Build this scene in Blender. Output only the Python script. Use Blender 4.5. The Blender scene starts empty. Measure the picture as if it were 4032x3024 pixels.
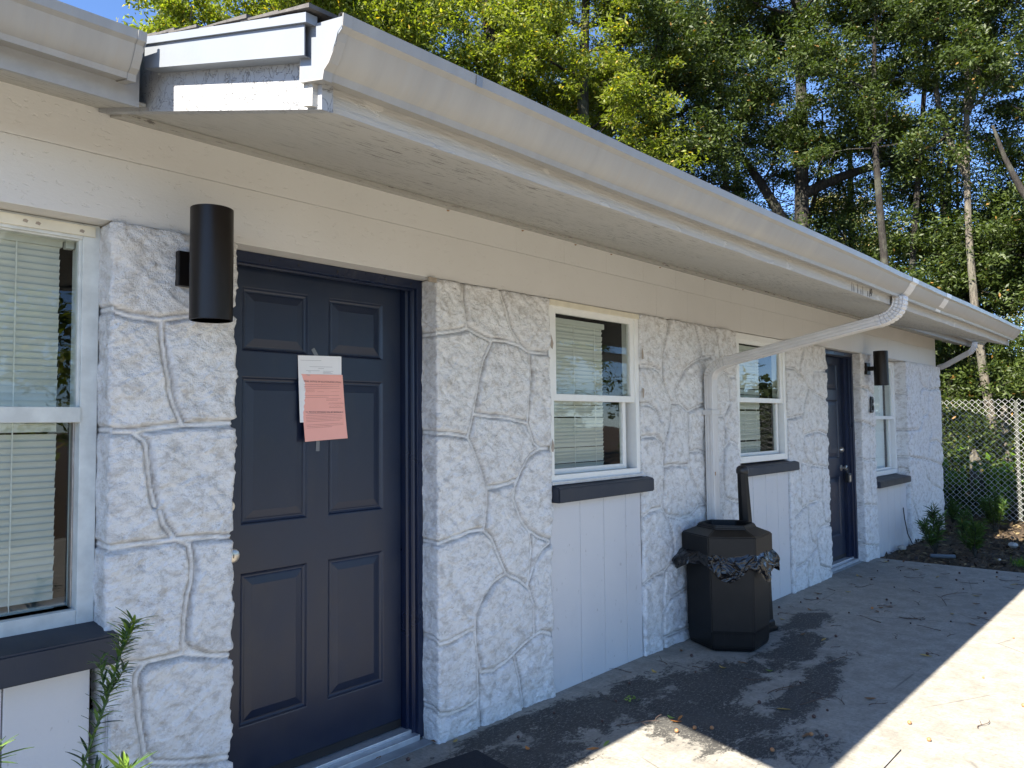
import bpy, bmesh, math, random, json
import numpy as np
from mathutils import Vector, Matrix
random.seed(7); rng = np.random.default_rng(11)
R = math.radians
sc = bpy.context.scene
COL = sc.collection

# ---------------------------------------------------------------- camera
cam = bpy.data.cameras.new('camera'); camo = bpy.data.objects.new('camera', cam); COL.objects.link(camo)
cam.sensor_width = 36; cam.lens = 36 * 2997.2 / 4032; cam.clip_start = .05; cam.clip_end = 600
rt = Vector((0.67580591, -0.73701151, -0.01002028)); up = Vector((-0.03009585, -0.04117465, 0.9986986)); fw = Vector((0.73646494, 0.67462485, 0.05000706))
camo.matrix_world = Matrix(((rt.x, up.x, -fw.x, 0), (rt.y, up.y, -fw.y, -2.6035), (rt.z, up.z, -fw.z, 1.4390), (0, 0, 0, 1)))
sc.camera = camo
sc.render.resolution_x = 1024; sc.render.resolution_y = 768

# ---------------------------------------------------------------- world, sun, exposure
SUN_EL = 43.9
sun_dir = Vector((-1.0, 0.012, math.tan(R(SUN_EL)))).normalized()      # towards the sun
w = bpy.data.worlds.new('World'); sc.world = w; w.use_nodes = True
nt = w.node_tree; bg = nt.nodes['Background']
sky = nt.nodes.new('ShaderNodeTexSky'); sky.sky_type = 'NISHITA'; sky.sun_disc = False
sky.sun_elevation = R(SUN_EL); sky.sun_rotation = math.atan2(sun_dir.x, sun_dir.y)
sky.altitude = 0; sky.air_density = .6; sky.dust_density = 0.05; sky.ozone_density = 6.0
nt.links.new(sky.outputs[0], bg.inputs[0]); bg.inputs[1].default_value = 0.10
sl = bpy.data.lights.new('sun', 'SUN'); sl.energy = 5.0; sl.angle = R(.55); sl.color = (1, .92, .80)
so = bpy.data.objects.new('sun', sl); COL.objects.link(so)
so.rotation_euler = sun_dir.to_track_quat('Z', 'Y').to_euler()
vs = sc.view_settings; vs.view_transform = 'Standard'; vs.look = 'None'; vs.gamma = 1; vs.use_curve_mapping = False
vs.exposure = 1.95

# ---------------------------------------------------------------- helpers
def tag(o, label=None, cat=None, group=None, kind=None):
    if label: o['label'] = label
    if cat: o['category'] = cat
    if group: o['group'] = group
    if kind: o['kind'] = kind
    return o
def empty(name, loc=(0, 0, 0), rz=0, parent=None):
    o = bpy.data.objects.new(name, None); COL.objects.link(o); o.location = loc; o.rotation_euler = (0, 0, rz)
    o.empty_display_size = .1
    if parent: o.parent = parent
    return o
def link(name, me, parent=None, loc=None, rot=None):
    o = bpy.data.objects.new(name, me); COL.objects.link(o)
    if parent is not None: o.parent = parent
    if loc is not None: o.location = loc
    if rot is not None: o.rotation_euler = rot
    return o
class MB:
    """collects simple shapes and links them as one mesh"""
    def __init__(s): s.v = []; s.f = []
    def add(s, vs, fs):
        n = len(s.v); s.v += [tuple(p) for p in vs]; s.f += [tuple(i + n for i in f) for f in fs]; return s
    def box(s, a, b, c=0.0):
        x0, y0, z0 = a; x1, y1, z1 = b
        if c <= 0:
            return s.add([(x, y, z) for x in (x0, x1) for y in (y0, y1) for z in (z0, z1)],
                         [(0, 1, 3, 2), (4, 6, 7, 5), (0, 4, 5, 1), (2, 3, 7, 6), (0, 2, 6, 4), (1, 5, 7, 3)])
        bm = bmesh.new(); bmesh.ops.create_cube(bm, size=1)
        for v in bm.verts:
            v.co = Vector(((x0 + x1) / 2 + v.co.x * (x1 - x0), (y0 + y1) / 2 + v.co.y * (y1 - y0), (z0 + z1) / 2 + v.co.z * (z1 - z0)))
        bmesh.ops.bevel(bm, geom=bm.edges[:], offset=c, segments=2, affect='EDGES', profile=.6)
        bm.verts.index_update()
        s.add([v.co[:] for v in bm.verts], [[v.index for v in f.verts] for f in bm.faces]); bm.free(); return s
    def prism(s, prof, axis, a, b, caps=True):
        """profile [(p,q)] extruded along axis ('x': p=y,q=z; 'y': p=x,q=z; 'z': p=x,q=y) from a to b"""
        def P(p, q, t): return (t, p, q) if axis == 'x' else (p, t, q) if axis == 'y' else (p, q, t)
        n = len(prof); vs = [P(p, q, a) for p, q in prof] + [P(p, q, b) for p, q in prof]
        fs = [(i, (i + 1) % n, (i + 1) % n + n, i + n) for i in range(n)]
        if caps: fs += [tuple(range(n))[::-1], tuple(range(n, 2 * n))]
        return s.add(vs, fs)
    def tube(s, pts, rad, seg=8, caps=True):
        pts = [Vector(p) for p in pts]; n = len(pts)
        rr = rad if isinstance(rad, (list, tuple)) else [rad] * n
        vs = []; ref = Vector((0.13, .27, .95))
        for i, p in enumerate(pts):
            d = (pts[min(i + 1, n - 1)] - pts[max(i - 1, 0)]).normalized()
            if abs(d.dot(ref)) > .95: ref = Vector((1, .1, 0))
            u = d.cross(ref).normalized(); v = d.cross(u)
            for k in range(seg):
                a = 2 * math.pi * k / seg; vs.append(p + (u * math.cos(a) + v * math.sin(a)) * rr[i])
        fs = [(i * seg + k, i * seg + (k + 1) % seg, (i + 1) * seg + (k + 1) % seg, (i + 1) * seg + k) for i in range(n - 1) for k in range(seg)]
        if caps: fs += [tuple(range(seg))[::-1], tuple((n - 1) * seg + k for k in range(seg))]
        return s.add(vs, fs)
    def lathe(s, prof, seg=24, c=(0, 0, 0), axis='z', rot=0):
        vs = []
        for r_, h in prof:
            for k in range(seg):
                a = 2 * math.pi * k / seg + rot; x, y = r_ * math.cos(a), r_ * math.sin(a)
                vs.append((c[0] + x, c[1] + y, c[2] + h) if axis == 'z' else (c[0] + x, c[1] + h, c[2] + y))
        n = len(prof)
        fs = [(i * seg + k, i * seg + (k + 1) % seg, (i + 1) * seg + (k + 1) % seg, (i + 1) * seg + k) for i in range(n - 1) for k in range(seg)]
        fs += [tuple(range(seg))[::-1], tuple((n - 1) * seg + k for k in range(seg))]
        return s.add(vs, fs)
    def mesh(s, name, m, smooth=None):
        me = bpy.data.meshes.new(name); me.from_pydata(s.v, [], s.f)
        if m: me.materials.append(m)
        bm = bmesh.new(); bm.from_mesh(me); bmesh.ops.recalc_face_normals(bm, faces=bm.faces[:]); bm.to_mesh(me); bm.free()
        if smooth is not None:
            me.polygons.foreach_set('use_smooth', [True] * len(me.polygons))
            try: me.set_sharp_from_angle(angle=R(smooth))
            except Exception: pass
        me.update(); return me
    def obj(s, name, m, parent=None, smooth=None, loc=None, rot=None):
        return link(name, s.mesh(name, m, smooth), parent, loc, rot)

# ---------------------------------------------------------------- materials
class NB:
    def __init__(s, name):
        s.m = bpy.data.materials.new(name); s.m.use_nodes = True; s.t = s.m.node_tree; s.p = s.t.nodes['Principled BSDF']; s.out = s.t.nodes['Material Output']
        s.co = None
    def n(s, ty, **kw):
        nd = s.t.nodes.new(ty)
        for k, v in kw.items(): setattr(nd, k, v)
        return nd
    def l(s, a, b): s.t.links.new(a, b)
    def coord(s, kind='Object'):
        if s.co is None: s.co = s.n('ShaderNodeTexCoord')
        return s.co.outputs[kind]
    def geo(s):
        g = s.n('ShaderNodeNewGeometry'); return g.outputs['Position']
    def mapping(s, vec, scale=(1, 1, 1), rot=(0, 0, 0), loc=(0, 0, 0)):
        m = s.n('ShaderNodeMapping'); m.inputs['Scale'].default_value = scale; m.inputs['Rotation'].default_value = rot; m.inputs['Location'].default_value = loc
        s.l(vec, m.inputs['Vector']); return m.outputs[0]
    def noise(s, vec, scale, detail=4, rough=.55, dist=0):
        n = s.n('ShaderNodeTexNoise'); n.inputs['Scale'].default_value = scale; n.inputs['Detail'].default_value = detail
        n.inputs['Roughness'].default_value = rough; n.inputs['Distortion'].default_value = dist; s.l(vec, n.inputs['Vector']); return n.outputs['Fac']
    def voro(s, vec, scale, feature='F1'):
        n = s.n('ShaderNodeTexVoronoi'); n.feature = feature; n.inputs['Scale'].default_value = scale; s.l(vec, n.inputs['Vector']); return n.outputs['Distance']
    def ramp(s, fac, stops, interp='LINEAR'):
        r = s.n('ShaderNodeValToRGB'); r.color_ramp.interpolation = interp; e = r.color_ramp.elements
        while len(e) < len(stops): e.new(.5)
        for i, (p, c) in enumerate(stops):
            e[i].position = p; e[i].color = (c, c, c, 1) if not isinstance(c, (tuple, list)) else (*c, 1)
        s.l(fac, r.inputs[0]); return r.outputs[0]
    def mix(s, fac, a, b, mode='MIX'):
        m = s.n('ShaderNodeMix'); m.data_type = 'RGBA'; m.blend_type = mode
        for ix, v in ((0, fac), (6, a), (7, b)):
            if hasattr(v, 'is_linked'): s.l(v, m.inputs[ix])
            elif isinstance(v, (int, float)): m.inputs[ix].default_value = v if ix == 0 else (v, v, v, 1)
            else: m.inputs[ix].default_value = (*v, 1)
        return m.outputs[2]
    def math(s, op, a, b=0.0, c=None, clamp=False):
        m = s.n('ShaderNodeMath'); m.operation = op; m.use_clamp = clamp
        for i, v in enumerate((a, b) if c is None else (a, b, c)):
            if isinstance(v, (int, float)): m.inputs[i].default_value = v
            else: s.l(v, m.inputs[i])
        return m.outputs[0]
    def bump(s, h, strength=.3, dist=.01, prev=None):
        b = s.n('ShaderNodeBump'); b.inputs['Strength'].default_value = strength; b.inputs['Distance'].default_value = dist
        s.l(h, b.inputs['Height'])
        if prev is not None: s.l(prev, b.inputs['Normal'])
        return b.outputs[0]
    def fin(s, col=None, rough=.6, normal=None, metal=0, spec=None):
        if col is not None:
            if hasattr(col, 'is_linked'): s.l(col, s.p.inputs['Base Color'])
            else: s.p.inputs['Base Color'].default_value = (*col, 1)
        if hasattr(rough, 'is_linked'): s.l(rough, s.p.inputs['Roughness'])
        else: s.p.inputs['Roughness'].default_value = rough
        if normal is not None: s.l(normal, s.p.inputs['Normal'])
        s.p.inputs['Metallic'].default_value = metal
        if spec is not None: s.p.inputs['Specular IOR Level'].default_value = spec
        return s.m
def simple(name, c, rough=.5, metal=0, var=.08, vs=20, bs=.1, bd=.003, bscale=60, spec=None):
    b = NB(name); v = b.geo(); n = b.noise(v, vs, 5)
    k = b.ramp(n, [(.3, 1 - var), (.7, 1 + 0 * var)]); col = b.mix(1.0, c, k, 'MULTIPLY')
    nm = b.bump(b.noise(v, bscale, 4), bs, bd)
    return b.fin(col, rough, nm, metal, spec)

WHITE = (.70, .71, .70)
def m_stone(name='painted_stone', rough_k=1.0):
    b = NB(name); v = b.geo()
    big = b.noise(v, 4, 3); k1 = b.noise(b.mapping(v, (1, 1, 1.7), (0, R(32), 0)), 48, 5, .62, .15); k2 = b.noise(b.mapping(v, (1.9, 1, 1), (0, R(-25), 0)), 95, 4, .65); fine = b.noise(v, 210, 3, .6)
    msk = b.ramp(b.noise(v, 3.4, 5, .65), [(.45, 0), (.66, 1)])
    pit = b.ramp(b.noise(b.mapping(v, (1, 1, 1.7), (0, R(32), 0)), 30, 6, .7, .1), [(.36, 1), (.40, 0)]); sp = b.ramp(k2, [(.30, 1), (.34, 0)])
    dirt = b.math('MULTIPLY', b.math('MAXIMUM', b.math('MULTIPLY', pit, .6), b.math('MULTIPLY', sp, .8)), b.math('ADD', b.math('MULTIPLY', msk, .75 * rough_k), .20 * rough_k))
    base = b.mix(big, (.73, .735, .735), (.81, .80, .775)); mott = b.ramp(b.noise(b.mapping(v, (1, 1, 1.4), (0, R(30), 0)), 15, 7, .8, .3), [(.38, .9), (.53, 0)]); base = b.mix(mott, base, (.50, .475, .44))
    col = b.mix(dirt, base, (.20, .175, .15))
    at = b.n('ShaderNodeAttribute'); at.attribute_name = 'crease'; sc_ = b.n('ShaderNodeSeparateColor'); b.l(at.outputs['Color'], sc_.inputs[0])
    cm = b.math('MULTIPLY', sc_.outputs[0], b.ramp(b.noise(v, 9, 4, .6), [(.35, .45), (.65, 1)])); col = b.mix(cm, col, (.24, .22, .20))  # joint edges darkened: crease dirt plus joint shadow painted into the colour
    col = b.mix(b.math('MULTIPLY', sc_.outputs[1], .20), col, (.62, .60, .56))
    brown = b.ramp(b.noise(b.mapping(v, (1, 1, 2)), 8, 6, .65), [(.705, 0), (.73, 1)])
    col = b.mix(b.math('MULTIPLY', brown, .75 * rough_k), col, (.34, .26, .20))
    h = b.math('ADD', b.math('MULTIPLY', k1, 1.0), b.math('MULTIPLY', k2, .5)); h = b.math('ADD', h, b.math('MULTIPLY', fine, .2))
    return b.fin(col, .62, b.bump(h, .8 if rough_k > .5 else .25, .014))
def m_wall():
    b = NB('painted_block'); v = b.geo()
    n = b.noise(b.mapping(v, (1, 1, 2.2)), 55, 5, .6); pits = b.ramp(b.noise(b.mapping(v, (1, 1, 2)), 38, 3, .5), [(.30, 0), (.37, 1)])
    big = b.noise(v, 2.6, 4)
    base = b.mix(big, (.61, .60, .565), (.68, .67, .64))
    stain = b.ramp(b.noise(b.mapping(v, (1.5, 1, .7)), 6, 5, .65), [(.66, 0), (.76, 1)])
    col = b.mix(b.math('MULTIPLY', stain, .25), base, (.42, .40, .36))
    h = b.math('ADD', b.math('MULTIPLY', n, .5), pits)
    return b.fin(col, .5, b.bump(h, .4, .005))
def m_plank():
    b = NB('painted_plank'); v = b.geo()
    spk = b.ramp(b.noise(b.mapping(v, (1, 1, .55)), 42, 4, .6), [(.29, 1), (.34, 0)])
    rub = b.ramp(b.noise(b.mapping(v, (1, 1, .7)), 7, 5, .7), [(.62, 0), (.75, .35)])
    col = b.mix(b.noise(v, 3), (.55, .55, .56), (.63, .62, .61)); col = b.mix(b.math('MULTIPLY', spk, .6), col, (.30, .28, .26)); col = b.mix(rub, col, (.5, .5, .5))
    return b.fin(col, .45, b.bump(b.noise(v, 90, 4), .35, .004))
def m_soffit():
    b = NB('soffit_paint'); v = b.geo()
    s_ = b.mapping(v, (1, 5.5, 5.5))
    cr = b.ramp(b.noise(s_, 14, 5, .7, .2), [(.405, 1), (.43, 0)]); msk = b.ramp(b.noise(v, 1.3, 3), [(.38, .25), (.55, 1)])
    col = b.mix(b.noise(v, 2), (.38, .37, .335), (.46, .45, .41)); col = b.mix(b.math('MULTIPLY', cr, msk), col, (.13, .12, .11))
    h = b.noise(s_, 18, 6, .7)
    return b.fin(col, .7, b.bump(h, .5, .006))
def m_weather():
    b = NB('weathered_board'); v = b.geo(); s_ = b.mapping(v, (1, 9, 9))
    g = b.noise(s_, 9, 5, .65, .1)
    flake = b.ramp(b.noise(b.mapping(v, (1, 2, 2)), 8, 5, .6), [(.6, 0), (.64, 1)])
    col = b.mix(g, (.34, .33, .31), (.50, .49, .46)); col = b.mix(b.math('MULTIPLY', flake, .35), col, (.66, .65, .60))
    return b.fin(col, .75, b.bump(b.math('ADD', g, b.math('MULTIPLY', flake, .4)), .7, .008))
def m_gutter():
    b = NB('gutter_enamel'); v = b.geo(); st = b.mapping(v, (1, .12, .12))
    streak = b.noise(st, 26, 4, .6); st2 = b.noise(b.mapping(v, (1, .3, .3)), 7, 4)
    col = b.mix(streak, (.24, .235, .222), (.33, .325, .308)); col = b.mix(b.ramp(st2, [(.5, 0), (.75, .5)]), col, (.37, .345, .30))
    dirt = b.ramp(b.noise(st, 60, 4, .6), [(.33, .5), (.46, 0)])
    col = b.mix(dirt, col, (.30, .28, .25))
    return b.fin(col, b.ramp(streak, [(.3, .32), (.7, .45)]), b.bump(b.noise(v, 30, 3), .08, .004))
def m_flaky():
    b = NB('flaking_paint'); v = b.geo()
    e = b.voro(b.mapping(v, (1, 1, 1.6)), 30, 'DISTANCE_TO_EDGE'); n = b.noise(v, 24, 5, .6, 1.0)
    ed = b.ramp(b.math('ABSOLUTE', b.math('SUBTRACT', n, .5)), [(0, 1), (.012, 0)])
    col = b.mix(b.math('MULTIPLY', ed, .6), (.34, .35, .36), (.10, .10, .11))
    h = b.ramp(n, [(.49, 0), (.51, 1)])
    return b.fin(col, .55, b.bump(h, .8, .006))
def m_navy(name='navy_paint', c=(.0055, .0118, .0300), r=.33):
    b = NB(name); v = b.geo()
    g = b.noise(b.mapping(v, (6, 6, 1)), 30, 4, .6); d = b.noise(v, 4, 5, .65)
    col = b.mix(d, c, tuple(x * 1.35 + .003 for x in c)); dust = b.ramp(b.noise(b.mapping(v, (1, 1, .6)), 7, 6, .7), [(.5, 0), (.9, .5)])
    col = b.mix(dust, col, (.036, .035, .040))
    return b.fin(col, b.ramp(d, [(.3, r - .05), (.7, r + .10)]), b.bump(g, .12, .003))
def m_concrete():
    b = NB('stained_concrete'); v = b.geo()
    br = b.noise(b.mapping(v, (14, 1, 1), (0, 0, R(-38))), 9, 4, .6); f = b.noise(v, 55, 6, .65); mid = b.noise(v, 7, 6, .7); big = b.noise(v, 1.1, 4, .6, .4)
    base = b.mix(big, (.265, .252, .220), (.40, .38, .33))
    base = b.mix(b.ramp(mid, [(.36, .7), (.60, 0)]), base, (.18, .17, .145)); base = b.mix(b.ramp(b.noise(b.mapping(v, (1, 1.6, 1)), 22, 5, .7), [(.36, .55), (.50, 0)]), base, (.20, .19, .165))
    base = b.mix(b.ramp(f, [(.38, .4), (.5, 0)]), base, (.15, .14, .12))
    base = b.mix(b.ramp(br, [(.34, .5), (.5, 0)]), base, (.17, .16, .14))
    # black mildew crust along the wall and round the can
    sx = b.n('ShaderNodeSeparateXYZ'); b.l(v, sx.inputs[0]); X, Y = sx.outputs[0], sx.outputs[1]
    def blob(cx, cy, rx, ry, a=0):
        ca, sa = math.cos(a), math.sin(a)
        dx = b.math('SUBTRACT', X, cx); dy = b.math('SUBTRACT', Y, cy)
        p = b.math('ADD', b.math('MULTIPLY', dx, ca / rx), b.math('MULTIPLY', dy, sa / rx)); q = b.math('ADD', b.math('MULTIPLY', dx, -sa / ry), b.math('MULTIPLY', dy, ca / ry))
        r2 = b.math('ADD', b.math('POWER', p, 2), b.math('POWER', q, 2)); return b.math('SUBTRACT', 1, b.math('SQRT', r2), clamp=True)
    m = None
    for a_ in ((3.2, -.30, 1.15, .26), (3.9, -.55, .9, .30), (4.7, -.62, .75, .2, .15), (5.45, -.42, .6, .2), (3.35, -.75, .45, .7), (2.7, -.12, .7, .12), (4.0, -.98, 1.2, .16, .1), (2.45, -.42, .5, .3)):
        q = blob(*a_); m = q if m is None else b.math('MAXIMUM', m, q)
    crust = b.math('ADD', b.math('MULTIPLY', b.noise(b.mapping(v, (1, 1.5, 1)), 4.2, 7, .72, .6), .75), b.math('MULTIPLY', b.noise(b.mapping(v, (1, 1.7, 1)), 26, 6, .8, .8), .35))
    mm = b.ramp(b.math('ADD', b.math('MULTIPLY', m, .34), b.math('MULTIPLY', crust, 1.0)), [(.645, 0), (.70, 1)])
    mm = b.math('MULTIPLY', mm, b.ramp(m, [(0.0, 0), (.10, 1)])); mm = b.math('MULTIPLY', mm, b.ramp(b.noise(b.mapping(v, (1, 1.8, 1)), 48, 5, .8, .6), [(.39, .25), (.46, 1)]))
    col = b.mix(b.math('MULTIPLY', mm, .92), base, (.024, .0235, .022))
    soft = b.math('MULTIPLY', m, .8, clamp=True); col = b.mix(b.math('MULTIPLY', b.ramp(b.noise(v, 3.3, 6, .75), [(.45, 0), (.6, .8)]), soft), col, (.075, .073, .066))
    crk = b.ramp(b.voro(b.mapping(v, (1, 1, 1), (0, 0, .4)), 1.1, 'DISTANCE_TO_EDGE'), [(0, 1), (.006, 0)]); crk = b.math('MULTIPLY', crk, b.ramp(b.noise(v, 1.7, 3), [(.5, 0), (.56, .7)])); col = b.mix(crk, col, (.06, .055, .05))
    h = b.math('ADD', b.math('MULTIPLY', f, .6), b.math('MULTIPLY', br, .5)); h = b.math('ADD', h, b.math('MULTIPLY', mm, .4))
    return b.fin(col, .85, b.bump(h, .55, .006))
def m_soil():
    b = NB('leaf_mould'); v = b.geo(); n = b.noise(v, 28, 7, .75, .4); k = b.noise(v, 2.0, 4)
    col = b.ramp(n, [(.35, (.025, .018, .012)), (.5, (.085, .055, .032)), (.62, (.16, .11, .065)), (.75, (.24, .18, .11))])
    col = b.mix(b.ramp(k, [(.45, 0), (.7, .5)]), col, (.05, .045, .028))
    return b.fin(col, .9, b.bump(n, .9, .03))
def m_leaf(name, lo, hi, autumn=(.30, .17, .03), af=.02, trans=.35):
    b = NB(name); at = b.n('ShaderNodeAttribute'); at.attribute_name = 'tint'
    s_ = b.n('ShaderNodeSeparateColor'); b.l(at.outputs['Color'], s_.inputs[0])
    col = b.mix(s_.outputs[0], lo, hi)
    au = b.ramp(s_.outputs[1], [(1 - af - .002, 0), (1 - af, 1)]); col = b.mix(au, col, autumn)
    d = b.p; b.l(col, d.inputs['Base Color']); d.inputs['Roughness'].default_value = .52; d.inputs['Specular IOR Level'].default_value = .4
    tr = b.n('ShaderNodeBsdfTranslucent'); tc = b.mix(1.0, col, (1.5, 1.6, .5), 'MULTIPLY'); b.l(tc, tr.inputs[0])
    mx = b.n('ShaderNodeMixShader'); mx.inputs[0].default_value = trans; b.l(d.outputs[0], mx.inputs[1]); b.l(tr.outputs[0], mx.inputs[2]); b.l(mx.outputs[0], b.out.inputs[0])
    return b.m
def m_bark(name, lo, hi):
    b = NB(name); v = b.geo(); n = b.noise(b.mapping(v, (4, 4, 1)), 7, 6, .7, .5)
    col = b.mix(b.ramp(n, [(.38, 0), (.62, 1)]), lo, hi); col = b.mix(b.ramp(b.noise(v, 2.5, 4), [(.5, 0), (.7, .5)]), col, (.12, .13, .09))
    return b.fin(col, .9, b.bump(n, .9, .04))
def m_glass():
    b = NB('window_glass'); b.t.nodes.remove(b.p)
    tr = b.n('ShaderNodeBsdfTransparent'); tr.inputs[0].default_value = (.88, .92, .88, 1)
    gl = b.n('ShaderNodeBsdfGlossy'); gl.inputs['Roughness'].default_value = .01; gl.inputs[0].default_value = (1, 1, 1, 1)
    v = b.geo(); nm = b.bump(b.noise(v, 3.5, 2), .05, .02); b.l(nm, gl.inputs['Normal'])
    lw = b.n('ShaderNodeLayerWeight'); lw.inputs[0].default_value = .5
    f = b.math('ADD', b.math('MULTIPLY', b.math('POWER', lw.outputs['Facing'], 4.5), .6), .045, clamp=True)
    mx = b.n('ShaderNodeMixShader'); b.l(f, mx.inputs[0]); b.l(tr.outputs[0], mx.inputs[1]); b.l(gl.outputs[0], mx.inputs[2]); b.l(mx.outputs[0], b.out.inputs[0])
    return b.m

M = dict(postm=simple('old_post', (.07, .075, .06), .7, var=.3), stone=m_stone(), joint=m_stone('painted_joint', .35), wall=m_wall(), plank=m_plank(), soffit=m_soffit(), weather=m_weather(), gutter=m_gutter(), flaky=m_flaky(),
    navy=m_navy(), navyf=m_navy('navy_frame_paint', (.004, .0095, .030), .30), sill=m_navy('slate_sill_paint', (.0095, .0145, .0270), .5), concrete=m_concrete(), soil=m_soil(), glass=m_glass(),
    vinyl=simple('white_vinyl', (.80, .80, .76), .35, var=.06), oldwood=simple('old_white_frame', (.68, .70, .66), .5, var=.25, vs=14, bs=.3),
    cream=simple('cream_frame', (.76, .71, .56), .45, var=.2, vs=10), alum=simple('weathered_aluminium', (.42, .38, .34), .38, .55, var=.3, vs=30), alus=simple('threshold_aluminium', (.62, .64, .66), .35, .5, var=.2),
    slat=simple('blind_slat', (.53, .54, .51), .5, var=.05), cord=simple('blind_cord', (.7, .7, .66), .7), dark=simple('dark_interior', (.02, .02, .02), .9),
    metalfascia=simple('fascia_metal', (.205, .225, .25), .4, var=.06, vs=6), rake=simple('grey_board', (.34, .35, .36), .6, var=.15), shingle=simple('shingle', (.10, .095, .09), .9, var=.4, vs=40, bs=.8, bd=.006),
    spout=simple('spout_enamel', (.62, .60, .57), .36, var=.12, vs=9), bronze=simple('bronze_lamp', (.011, .0075, .006), .38, .3, var=.2), blackpl=None,
    canbag=None, nickel=simple('satin_nickel', (.60, .56, .50), .28, .9, var=.05), brass=simple('lock_face', (.65, .6, .5), .3, .9), black=simple('black_plastic', (.012, .012, .013), .4),
    paperw=simple('white_paper', (.80, .80, .80), .7, var=.03, bs=.02), paperp=simple('pink_paper', (.86, .42, .35), .7, var=.03, bs=.02), ink=simple('print_ink', (.12, .10, .11), .8), tape=simple('clear_tape', (.16, .17, .18), .25),
    mat=simple('door_mat', (.016, .018, .024), .95, var=.4, vs=80, bs=.8, bd=.006, bscale=250), galv=simple('galvanised_wire', (.62, .63, .63), .45, .25, var=.15), mesh_dark=None,
    twig=simple('twig', (.085, .055, .04), .8), acorn=simple('acorn', (.085, .04, .03), .4, var=.4, vs=90), acorno=simple('tan_acorn', (.36, .17, .07), .5), leafb=simple('brown_leaf', (.22, .11, .045), .6, var=.4, vs=50),
    leafo=simple('orange_leaf', (.52, .20, .045), .55, var=.3, vs=60), leafg=simple('green_leaf', (.22, .34, .05), .5, var=.3, vs=60), leafy=simple('yellow_leaf', (.42, .30, .08), .55, var=.3, vs=60), rock=simple('pale_rock', (.42, .40, .36), .85, var=.3),
    rust=simple('rust_chip', (.34, .20, .09), .8), chip=simple('bare_render', (.40, .34, .27), .85, var=.3), soot=simple('black_mark', (.03, .03, .03), .8),
    floor=simple('sealed_step', (.30, .32, .33), .45, var=.35, vs=9), grime=simple('blind_rail', (.35, .38, .38), .5))
def m_can():
    b = NB('can_plastic'); v = b.geo(); d = b.noise(v, 9, 6, .7); s_ = b.noise(b.mapping(v, (1, 1, .2)), 25, 4)
    col = b.mix(b.ramp(d, [(.45, 0), (.8, .8)]), (.004, .004, .0045), (.011, .0105, .010)); col = b.mix(b.ramp(s_, [(.62, 0), (.75, .3)]), col, (.025, .024, .021))
    return b.fin(col, .42, b.bump(b.noise(v, 160, 3), .2, .002), spec=.28)
def m_bag():
    b = NB('bin_bag'); v = b.geo(); n = b.noise(v, 8, 3, .5, .6)
    r_ = b.math('ABSOLUTE', b.math('SUBTRACT', n, .5))
    return b.fin((.005, .005, .006), .26, b.bump(b.ramp(r_, [(0, 1), (.10, 0)]), .4, .03), spec=.5)
M['can'] = m_can(); M['bag'] = m_bag()
# ================================================================ ground
def joint_x(i, y): return (3.22 - .27 * y, 5.763 - .27 * y, 8.40 - .02 * y)[i]
gme = MB(); gme.add([(-150, -150, -.04), (150, -150, -.04), (150, 150, -.04), (-150, 150, -.04)], [(0, 1, 2, 3)])
ground = gme.obj('ground', M['soil']); tag(ground, 'brown leaf strewn soil around the building and under the woods', kind='structure')
pav = empty('pavement'); tag(pav, 'stained concrete walk along the stone faced wall', kind='structure')
def panel(x0f, x1f, y0, y1):
    g = .0018; n = 6; ys = [y0 + (y1 - y0) * i / n for i in range(n + 1)]
    poly = [(x0f(y) + g, y) for y in ys] + [(x1f(y) - g, y) for y in reversed(ys)]
    MB().prism(poly, 'z', -.12, 0).obj('concrete_panel', M['concrete'], pav)
XL = lambda y: 1.18 if y > -1.25 else -6.0
panel(lambda y: 1.18, lambda y: joint_x(0, y), -1.55, .16)
panel(lambda y: joint_x(0, y), lambda y: joint_x(1, y), -2.35, .16)
panel(lambda y: joint_x(1, y), lambda y: joint_x(2, y), -2.35, .16)
panel(lambda y: 1.18, lambda y: joint_x(0, y), -2.35, -1.556)
panel(lambda y: 1.18, lambda y: joint_x(0, y), -4.6, -2.354); panel(lambda y: joint_x(0, y), lambda y: joint_x(1, y), -4.6, -2.354); panel(lambda y: joint_x(1, y), lambda y: joint_x(2, y), -4.6, -2.354); panel(lambda y: 1.18, lambda y: 8.46, -8, -4.604)
MB().box((1.2, -7.9, -.1), (8.38, .15, -.007)).obj('joint_filler', M['soil'], pav)
for a, b_ in ((-6, -2.5), (-2.496, 1.176)):
    panel(lambda y, a=a: a, lambda y, b_=b_: b_, -8.0, -2.356)
for a, b_ in ((-6, -2.5), (-2.494, 1.174)):
    panel(lambda y, a=a: a, lambda y, b_=b_: b_, -2.35, -1.0)

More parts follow.
